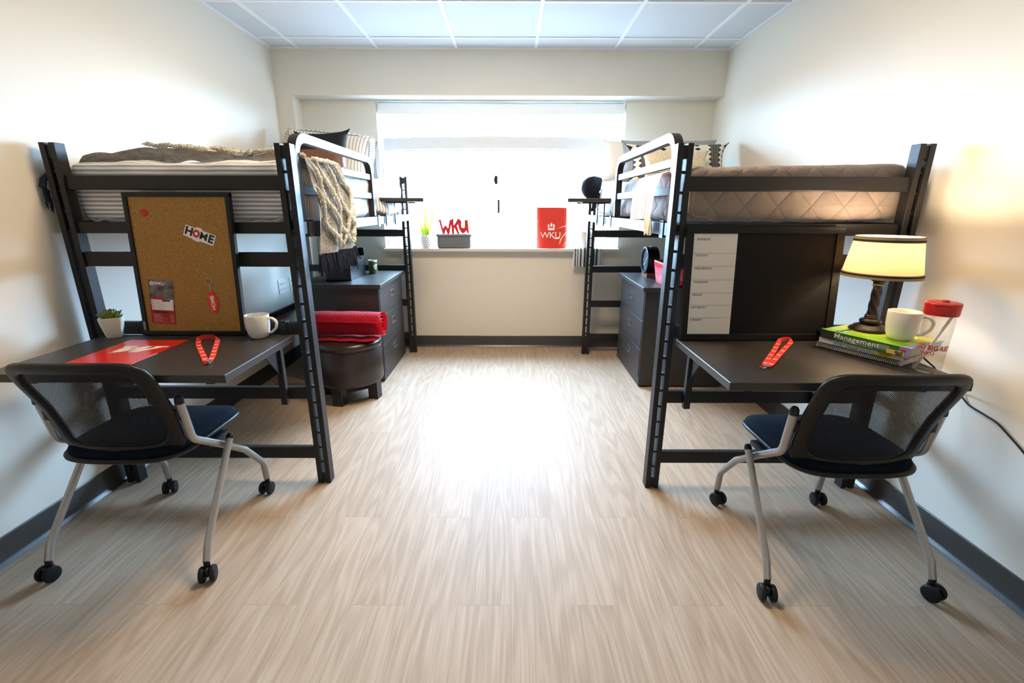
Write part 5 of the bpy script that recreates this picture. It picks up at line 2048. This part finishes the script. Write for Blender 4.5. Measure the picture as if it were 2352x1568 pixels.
rq = thing('rolled_quilt', 'bright red quilt rolled up on the leather ottoman', 'quilt', (-1.075, 2.955, 0.433), math.radians(-3))
b = MB()
TURN = 3.4
def roll_fn(a, c):
    ang = 2 * PI * TURN * c + 0.3
    r = 0.016 + 0.074 * c + 0.004 * math.sin(ang * 3)
    bul = 1 + 0.05 * fbm(Vector((a * 3, ang * 0.2, 0)), 2.0, 4.0)
    x = -0.265 + 0.49 * a + 0.012 * fbm(Vector((c * 9, a, 0)), 1.0, 8.0) * (1 if a in (0, 1) else 0.4)
    y = r * bul * math.cos(ang) * 1.06
    z = 0.097 + r * bul * math.sin(ang) * 0.98
    return (x, y, max(0.010, z))
b.grid(roll_fn, 40, 150, uvfn=lambda a, c: (a * 0.49, c * 1.15))
b.build('roll', M['red_quilt'], rq, angle=80, solid=0.013)
b = MB()
b.grid(lambda a, c: (-0.27 + 0.47 * a, -0.105 + 0.19 * c + 0.006 * math.sin(a * 7), 0.006 + 0.003 * math.sin(a * 21 + c * 4) + (0.010 if 0.1 < c < 0.9 else 0.0) * 0.4), 30, 10, uvfn=lambda a, c: (a * 0.49, c * 0.2))
b.build('loose_flap', M['red_quilt'], rq, angle=80, solid=0.008)

# clock
ck = thing('desk_clock', 'round black clock on a wooden foot on the right dresser', 'clock', (1.095, 3.665, TZ))
Fx = Matrix.Translation((0, 0, 0.128)) @ Matrix.Rotation(-PI / 2, 4, 'Y')
b = MB(); b.lathe([(0.088, 0.045), (0.098, 0.049), (0.104, 0.046), (0.106, 0.036), (0.106, -0.040), (0.100, -0.045), (0, -0.045)], n=56, mtx=Fx); b.lathe([(0.088, 0.045), (0.086, 0.030)], n=56, mtx=Fx); b.build('case', M['plastic'], ck, angle=50)
b = MB(); b.lathe([(0, 0.030), (0.087, 0.030), (0.087, 0.026), (0, 0.026)], n=48, mtx=Fx); dl = b.build('dial', mat('slate_dial', '4c5866', 0.3, var=0.1), ck)
letters_join([('12', 0.045, basis((-0.0301, 0.0, 0.170), (0, -1, 0), (0, 0, 1)), {}), ('6', 0.04, basis((-0.0301, 0.0, 0.085), (0, -1, 0), (0, 0, 1)), {})] if False else [], M['print_white'], dl) if False else None
b = MB()
for k in range(12):
    a = 2 * PI * k / 12
    b.box(-0.032, -0.030, -0.003, 0.003, 0.062, 0.078, mtx=Matrix.Translation((0, 0, 0.128)) @ Matrix.Rotation(a, 4, 'X'))
b.build('hour_marks', M['print_white'], dl, smooth=False)
for a, L, w in ((0.9, 0.045, 0.004), (-2.3, 0.065, 0.003)):
    b = MB(); b.box(-0.035, -0.033, -w, w, -0.01, L, mtx=Matrix.Translation((0, 0, 0.128)) @ Matrix.Rotation(a, 4, 'X')); b.build('hand', M['print_white'], dl, smooth=False)
b = MB(); b.lathe([(0, 0.0425), (0.087, 0.0425), (0.087, 0.0415), (0, 0.0415)], n=48, mtx=Fx); b.build('glass', M['glass'], ck)
b = MB(); b.box(-0.040, 0.036, -0.075, 0.075, 0, 0.034, bev=0.002); b.build('foot', mat('walnut', '7a4a2c', 0.5, var=0.25, scale=25), ck, smooth=False)
b = MB(); b.lathe([(0, 0.238), (0.008, 0.238), (0.009, 0.232), (0, 0.232)], n=16); b.build('button', M['silver'], ck)

# red basket
bk = thing('basket', 'red perforated plastic basket beside the clock on the right dresser', 'basket', (1.160, 3.300, TZ))
def m_basket():
    t = NT('perforated_red_plastic')
    o = t.coord('Object')
    v = t.n('ShaderNodeTexVoronoi'); v.inputs['Scale'].default_value = 120.0
    t.l(o, v.inputs['Vector'])
    z = t.sep(o)[2]
    h = t.math('MULTIPLY', t.math('LESS_THAN', v.outputs['Distance'], 0.40), t.math('MULTIPLY', t.math('LESS_THAN', z, 0.118), t.math('GREATER_THAN', z, 0.012)))
    t.color(t.mix(h, lin('cf2531'), lin('e79aa6')))
    t.set(0.35, 0, 0.5)
    t.bump(h, -0.6, 0.002)
    return t.m
MBk = m_basket()
def basket_ring(b, s, z):
    n = 40
    ring = []
    for i in range(n):
        a = 2 * PI * i / n + PI / 4
        c, si = math.cos(a), math.sin(a)
        k = 1.0 / (abs(c) ** 9 + abs(si) ** 9) ** (1 / 9)
        ring.append(b.bm.verts.new((0.110 * s * c * k, 0.145 * s * si * k, z)))
    return ring
b = MB()
rs = [basket_ring(b, s, z) for s, z in ((0.82, 0), (0.84, 0.004), (1.0, 0.140), (1.0, 0.156), (0.985, 0.158), (0.975, 0.155), (0.975, 0.14), (0.82, 0.008))]
b.bm.faces.new(list(reversed(rs[0])))
for A, B in zip(rs, rs[1:]):
    for i in range(40):
        b.bm.faces.new((A[i], A[(i + 1) % 40], B[(i + 1) % 40], B[i]))
b.bm.faces.new(rs[-1])
tag_b = b.build('bin', MBk, bk, angle=50)
b = MB(); b.grid(lambda a, c: ((a - 0.5) * 0.19, (c - 0.5) * 0.25, 0.118 + 0.016 * fbm(Vector((a * 5, c * 5, 1)), 1.5, 2.0)), 14, 14); b.build('cloth_lining', M['grey_cotton'], bk)


# ================================================================== THE WINDOW SILL
SZ = 0.9222
SY = 4.172

def m_tripot():
    t = NT('triangle_print_pot')
    uv = t.n('ShaderNodeUVMap')
    s = t.sep(uv.outputs[0])
    v = t.math('MULTIPLY', s[1], 6.0)
    row = t.math('FLOOR', v)
    fv = t.math('FRACT', v)
    u = t.math('FRACT', t.math('ADD', t.math('MULTIPLY', s[0], 15.0), t.math('MULTIPLY', row, 0.5)))
    tri = t.math('ABSOLUTE', t.math('SUBTRACT', u, 0.5))
    k = t.math('LESS_THAN', tri, t.math('MULTIPLY', t.math('SUBTRACT', fv, 0.12), 0.52))
    t.color(t.mix(k, lin('f2f2f2'), lin('a9a8a6')))
    t.set(0.5, 0, 0.4)
    return t.m
sn = thing('snake_plant', 'yellow-edged snake plant in a triangle-patterned pot on the window sill', 'potted plant', (-0.766, SY, SZ))
PR = [(0.040, 0), (0.043, 0.002), (0.0505, 0.03), (0.053, 0.06), (0.0515, 0.09), (0.047, 0.112), (0.044, 0.113), (0.043, 0.105)]
b = MB()
def lathe_uv(b, prof, n=40):
    L = len(prof) - 1
    def fn(a, c):
        i = min(L - 1, int(c * L + 1e-6)); k = c * L - i
        r = prof[i][0] + (prof[i + 1][0] - prof[i][0]) * k
        z = prof[i][1] + (prof[i + 1][1] - prof[i][1]) * k
        return (r * math.cos(2 * PI * a), r * math.sin(2 * PI * a), z)
    b.grid(fn, n, L, uvfn=lambda a, c: (a, prof[min(L, int(round(c * L)))][1] / 0.113), wrap_u=True)
lathe_uv(b, PR); b.bm.faces.new([b.bm.verts.new((0.040 * math.cos(-a), 0.040 * math.sin(-a), 0)) for a in (2 * PI * i / 24 for i in range(24))])
b.build('pot', m_tripot(), sn, angle=50)
b = MB(); b.lathe([(0.0435, 0.100), (0, 0.103)], n=24); b.build('soil', bpy.data.materials['dark_soil'], sn)
def m_snake():
    t = NT('snake_leaf')
    uv = t.n('ShaderNodeUVMap')
    s = t.sep(uv.outputs[0])
    e = t.math('ABSOLUTE', t.math('SUBTRACT', s[0], 0.5))
    nz = t.noise(t.mapping(t.coord('Object'), scale=(60, 60, 160)), 1.0)
    k = t.math('ADD', e, t.math('MULTIPLY', t.math('SUBTRACT', nz, 0.5), 0.20))
    t.color(t.ramp(k, [(0.20, lin('4f7f3f')), (0.30, lin('86a93f')), (0.34, lin('d8d23f'))]))
    t.set(0.4, 0, 0.4, Transmission_Weight=0.0)
    tl = t.n('ShaderNodeBsdfTranslucent')
    tl.inputs['Color'].default_value = (*lin('c9cf4a'), 1)
    mx = t.n('ShaderNodeMixShader'); mx.inputs[0].default_value = 0.35
    t.l(t.b.outputs[0], mx.inputs[1]); t.l(tl.outputs[0], mx.inputs[2]); t.l(mx.outputs[0], t.out.inputs['Surface'])
    return t.m
MSN = m_snake()
b = MB()
for (bx, by, tx, ty, tz, w, tw) in ((-0.020, 0.0, -0.055, 0.0, 0.252, 0.013, 0.4), (-0.016, -0.012, -0.030, -0.02, 0.185, 0.012, -0.2), (0.000, 0.010, 0.006, 0.015, 0.375, 0.017, 0.3), (0.006, -0.016, 0.000, -0.02, 0.238, 0.016, 0.0), (0.022, 0.004, 0.092, 0.01, 0.360, 0.015, -0.5), (0.018, -0.014, 0.026, -0.03, 0.175, 0.010, 0.4)):
    def fn(a, c, bx=bx, by=by, tx=tx, ty=ty, tz=tz, w=w, tw=tw):
        z = 0.098 + (tz - 0.098) * c
        k = c ** 1.3
        x = bx + (tx - bx) * k
        y = by + (ty - by) * k
        ww = w * (1 - c ** 4) * (0.75 + 0.5 * math.sin(PI * min(1, c * 0.9 + 0.1)))
        ang = tw * (1 - c) + 0.15
        u = (a - 0.5) * 2
        return (x + ww * u * math.cos(ang), y + ww * u * math.sin(ang) + 0.004 * u * u, z)
    b.grid(fn, 6, 18, uvfn=lambda a, c: (a, c))
b.build('leaves', MSN, sn, angle=80, solid=0.0018)

bx_ = thing('storage_box', 'grey lidded storage box on the window sill', 'box', (-0.511, SY + 0.02, SZ))
M['box_grey'] = mat('grey_felt_box', '6b6b6c', 0.75, var=0.06, scale=300, bump=0.3, bscale=600, bdist=0.0006)
b = MB(); b.box(-0.148, 0.148, -0.068, 0.068, 0, 0.105, bev=0.014, seg=4); b.build('body', M['box_grey'], bx_, angle=40)
b = MB(); b.box(-0.156, 0.156, -0.075, 0.075, 0.100, 0.1245, bev=0.010, seg=4); b.build('lid', M['box_grey'], bx_, angle=40)
b = MB(); b.box(-0.1575, -0.148, -0.02, 0.02, 0.045, 0.062, bev=0.003); b.build('handle', M['box_grey'], bx_, angle=40)

sg = thing('letter_sign', 'red cut-out WKU letter sign standing on the grey storage box', 'sign', (-0.511, SY - 0.01, SZ + 0.1246))
def tr(pts):
    return [((x - 1160) * 0.000342, (842 - y) * 0.000342 * 1.02) for x, y in pts]
LW = [(755, 500), (855, 500), (855, 512), (834, 522), (880, 708), (942, 620), (1008, 708), (1048, 530), (1026, 516), (1030, 508), (1100, 498), (1104, 560), (1085, 640), (1040, 842), (985, 842), (946, 738), (914, 842), (862, 842), (780, 530), (755, 512)]
LK = [(1100, 470), (1153, 470), (1158, 640), (1262, 476), (1320, 476), (1320, 512), (1238, 652), (1306, 842), (1248, 842), (1166, 690), (1162, 842), (1105, 842), (1092, 640)]
LU = [(1316, 512), (1385, 512), (1385, 522), (1356, 532), (1348, 620), (1360, 680), (1395, 700), (1428, 688), (1441, 650), (1440, 530), (1412, 518), (1414, 508), (1540, 496), (1538, 506), (1520, 522), (1545, 800), (1566, 814), (1564, 826), (1490, 826), (1478, 762), (1432, 820), (1395, 836), (1350, 818), (1296, 740), (1262, 620)]
b = MB()
for p in (LW, LK, LU):
    b.prism(tr(p), -0.009, 0.009, mtx=basis((0, 0, 0), (1, 0, 0), (0, 0, 1)))
b.box(-0.098, 0.136, -0.012, 0.012, 0, 0.0015)
b.build('letters', M['red_plastic'], sg, smooth=False)

# red bag with crest
rb = thing('gift_bag', 'flat red bag with white WKU crest standing on the window sill', 'bag', (0.3525, SY + 0.01, SZ))
b = MB()
def bag(side):
    def fn(a, c):
        u = 2 * a - 1
        x = u * (0.131 + 0.002 * c) + 0.004 * math.sin(c * 5) * (1 if u > 0 else 0.2)
        y = side * (0.028 * (1 - 0.55 * c) * (1 - abs(u) ** 8)) + 0.003 * fbm(Vector((a * 3, c * 4, side)), 1.5, 2.0)
        return (x, y, 0.352 * c - 0.003 * a * c)
    b.grid(fn, 20, 24)
bag(-1); bag(1)
bmesh.ops.remove_doubles(b.bm, verts=b.bm.verts[:], dist=0.0005)
b.build('bag_body', M['red_fabric'], rb, angle=60)
FB = basis((0, -0.0305, 0), (1, 0, 0), (0, 0, 1))
cx = lambda x, y: ((x - 468) * 0.000394, (1046 - y) * 0.000394)
b = MB()
for P_ in CREST:
    b.prism(P_, 0, 0.0015, mtx=FB @ Matrix.Translation((*cx(450, 648), 0)))
b.build('crest', M['print_white'], rb, smooth=False)
lettering('WKU', 0.074, M['print_white'], rb, FB @ Matrix.Translation((*cx(440, 758), 0)), sx=1.06, spacing=0.92)
b = MB(); b.prism([cx(*p) for p in ((470, 775), (500, 812), (545, 838), (600, 840), (655, 818), (640, 808), (600, 822), (555, 818), (520, 798), (492, 765))], 0, 0.0018, mtx=FB); b.build('swoosh', M['print_white'], rb, smooth=False)

# striped cloth under the spider plant
def m_towel():
    t = NT('striped_kitchen_cloth')
    s = t.sep(t.coord('Object'))
    n1 = t.noise(t.comb(t.math('MULTIPLY', s[0], 42.0), 0.3, 0.7), 1.0, 0.0)
    c = t.ramp(n1, [(0.30, lin('3a3f46')), (0.40, lin('7d868c')), (0.46, lin('e3e3e0')), (0.60, lin('d5d6d4')), (0.66, lin('4a5058'))])
    t.color(c)
    t.set(0.9, 0, 0.15)
    return t.m
b = MB()
def tw(a, c):
    x = -0.125 + 0.25 * a
    if c < 0.4:
        return (x, 0.10 - 0.168 * c / 0.4, 0.0022)
    k = (c - 0.4) / 0.6
    if k < 0.08:
        return (x, -0.0685 - 0.0045 * k / 0.08, 0.0022 - 0.005 * k / 0.08)
    k2 = (k - 0.08) / 0.92
    return (x - 0.010 * k2 + 0.012 * (a - 0.5) * k2, -0.0735 - 0.006 * k2 - 0.004 * math.sin(a * 11) * k2, -0.003 - 0.155 * k2 + 0.006 * math.sin(a * 8) * k2)
b.grid(tw, 30, 30)
tag(b.build('cloth', m_towel(), origin=None, angle=60), 'grey and white striped cloth hanging over the window sill under the spider plant', 'cloth').location = (0.672, 4.1815, SZ)

pp_ = thing('spider_plant', 'spider plant in a white pot on the striped cloth', 'potted plant', (0.660, 4.185, SZ + 0.004))
b = MB(); b.lathe([(0, 0), (0.052, 0), (0.060, 0.006), (0.074, 0.06), (0.084, 0.128), (0.085, 0.142), (0.082, 0.144), (0.080, 0.140), (0.078, 0.125), (0, 0.122)], n=48); pot_ = b.build('pot', M['white'], pp_, angle=60)
def m_spider():
    t = NT('spider_leaf')
    uv = t.n('ShaderNodeUVMap')
    s = t.sep(uv.outputs[0])
    e = t.math('ABSOLUTE', t.math('SUBTRACT', s[0], 0.5))
    t.color(t.ramp(e, [(0.16, lin('e9eed2')), (0.24, lin('7fae52'))]))
    t.set(0.45, 0, 0.4)
    tl = t.n('ShaderNodeBsdfTranslucent'); tl.inputs['Color'].default_value = (*lin('b9d886'), 1)
    mx = t.n('ShaderNodeMixShader'); mx.inputs[0].default_value = 0.4
    t.l(t.b.outputs[0], mx.inputs[1]); t.l(tl.outputs[0], mx.inputs[2]); t.l(mx.outputs[0], t.out.inputs['Surface'])
    return t.m
MSP = m_spider()
b = MB()
def strap_leaf(P, w):
    P = smooth_pts(P, 6)
    n = len(P) - 1
    def fn(a, c):
        i = min(n, int(round(c * n)))
        t = (P[min(i + 1, n)] - P[max(i - 1, 0)]).normalized()
        sd = t.cross(Vector((0, -0.3, 1)))
        if sd.length < 1e-3:
            sd = Vector((1, 0, 0))
        sd.normalize()
        return P[i] + sd * (a - 0.5) * 2 * w * (1 - c ** 3) * min(1, 0.4 + c * 4)
    b.grid(fn, 4, n, uvfn=lambda a, c: (a, c))
for P, w in (
        ([(-0.02, -0.01, 0.12), (-0.05, -0.02, 0.20), (-0.09, -0.03, 0.27)], 0.006), ([(0.0, 0, 0.12), (0.0, -0.01, 0.23), (0.03, -0.02, 0.32)], 0.006), ([(0.01, 0, 0.12), (0.035, 0.0, 0.22), (0.05, 0.0, 0.30)], 0.006),
        ([(-0.03, 0, 0.12), (-0.06, -0.02, 0.165), (-0.12, -0.05, 0.185), (-0.20, -0.07, 0.19), (-0.27, -0.075, 0.165)], 0.005), ([(-0.03, -0.02, 0.12), (-0.10, -0.06, 0.16), (-0.18, -0.075, 0.14), (-0.23, -0.08, 0.08), (-0.24, -0.08, 0.03)], 0.0045),
        ([(-0.02, -0.02, 0.12), (-0.08, -0.06, 0.15), (-0.14, -0.075, 0.12), (-0.18, -0.08, 0.06), (-0.21, -0.085, 0.03)], 0.0035),
        ([(0.02, -0.01, 0.12), (0.08, -0.02, 0.18), (0.16, -0.03, 0.19), (0.25, -0.04, 0.15)], 0.006), ([(0.02, -0.02, 0.12), (0.09, -0.04, 0.16), (0.18, -0.05, 0.14), (0.25, -0.06, 0.07)], 0.006), ([(0.03, -0.02, 0.12), (0.10, -0.05, 0.13), (0.16, -0.06, 0.07), (0.18, -0.06, 0.02)], 0.006),
        ([(0.02, 0, 0.12), (0.10, 0.0, 0.21), (0.19, -0.01, 0.24), (0.27, -0.02, 0.21)], 0.005), ([(0.0, -0.03, 0.12), (0.02, -0.08, 0.15), (0.06, -0.105, 0.08), (0.07, -0.11, -0.03), (0.075, -0.11, -0.10)], 0.005),
        ([(-0.02, -0.03, 0.12), (-0.05, -0.075, 0.13), (-0.085, -0.095, 0.05), (-0.06, -0.10, -0.02), (-0.035, -0.10, -0.05)], 0.003), ([(-0.01, 0.0, 0.12), (-0.03, 0.0, 0.21), (-0.05, -0.01, 0.30)], 0.0055)):
    strap_leaf(P, w)
b.build('leaves', MSP, pp_, angle=80, solid=0.0008)

# cap hung on the bed post by the window
cpth = thing('baseball_cap', 'black baseball cap hung on the far post of the right bed', 'cap', (0.655, 3.955, 1.430))
M['cap'] = mat('black_cap_cloth', '22252d', 0.8, spec=0.2, var=0.1, scale=300, bump=0.3, bscale=60, bdist=0.004)
Rc = Matrix.Rotation(math.radians(12), 4, 'Z') @ Matrix.Rotation(math.radians(-72), 4, 'Y')
b = MB()
def crown(a, c):
    ang = 2 * PI * a
    th = c * PI * 0.5
    r = math.sin(th) ** 0.9
    z = math.cos(th)
    p = Vector((0.098 * r * math.cos(ang) * (1.06 if math.cos(ang) < 0 else 0.98), 0.080 * r * math.sin(ang), 0.136 * z - 0.045 + (0.004 * fbm(Vector((math.cos(ang) * r, math.sin(ang) * r, z)), 3.0, 5.0))))
    return Rc @ p
b.grid(crown, 40, 18, wrap_u=True)
b.build('crown', M['cap'], cpth, angle=80, solid=0.003)
b = MB()
def brim(a, c):
    ang = PI + (a - 0.5) * 2.0
    r = 1.0 + 0.78 * c * math.cos((a - 0.5) * 2.0) ** 0.8
    p = Vector((0.100 * r * math.cos(ang) , 0.080 * (1.0 + 0.30 * c) * math.sin(ang), -0.046 - 0.020 * c - 0.028 * (2 * a - 1) ** 2))
    return Rc @ p
b.grid(brim, 24, 10)
b.build('brim', M['cap'], cpth, angle=80, solid=0.004)
b = MB(); b.lathe([(0, 0.090), (0.006, 0.088), (0.008, 0.083), (0, 0.082)], n=14, mtx=Rc); b.build('button', M['cap'], cpth)
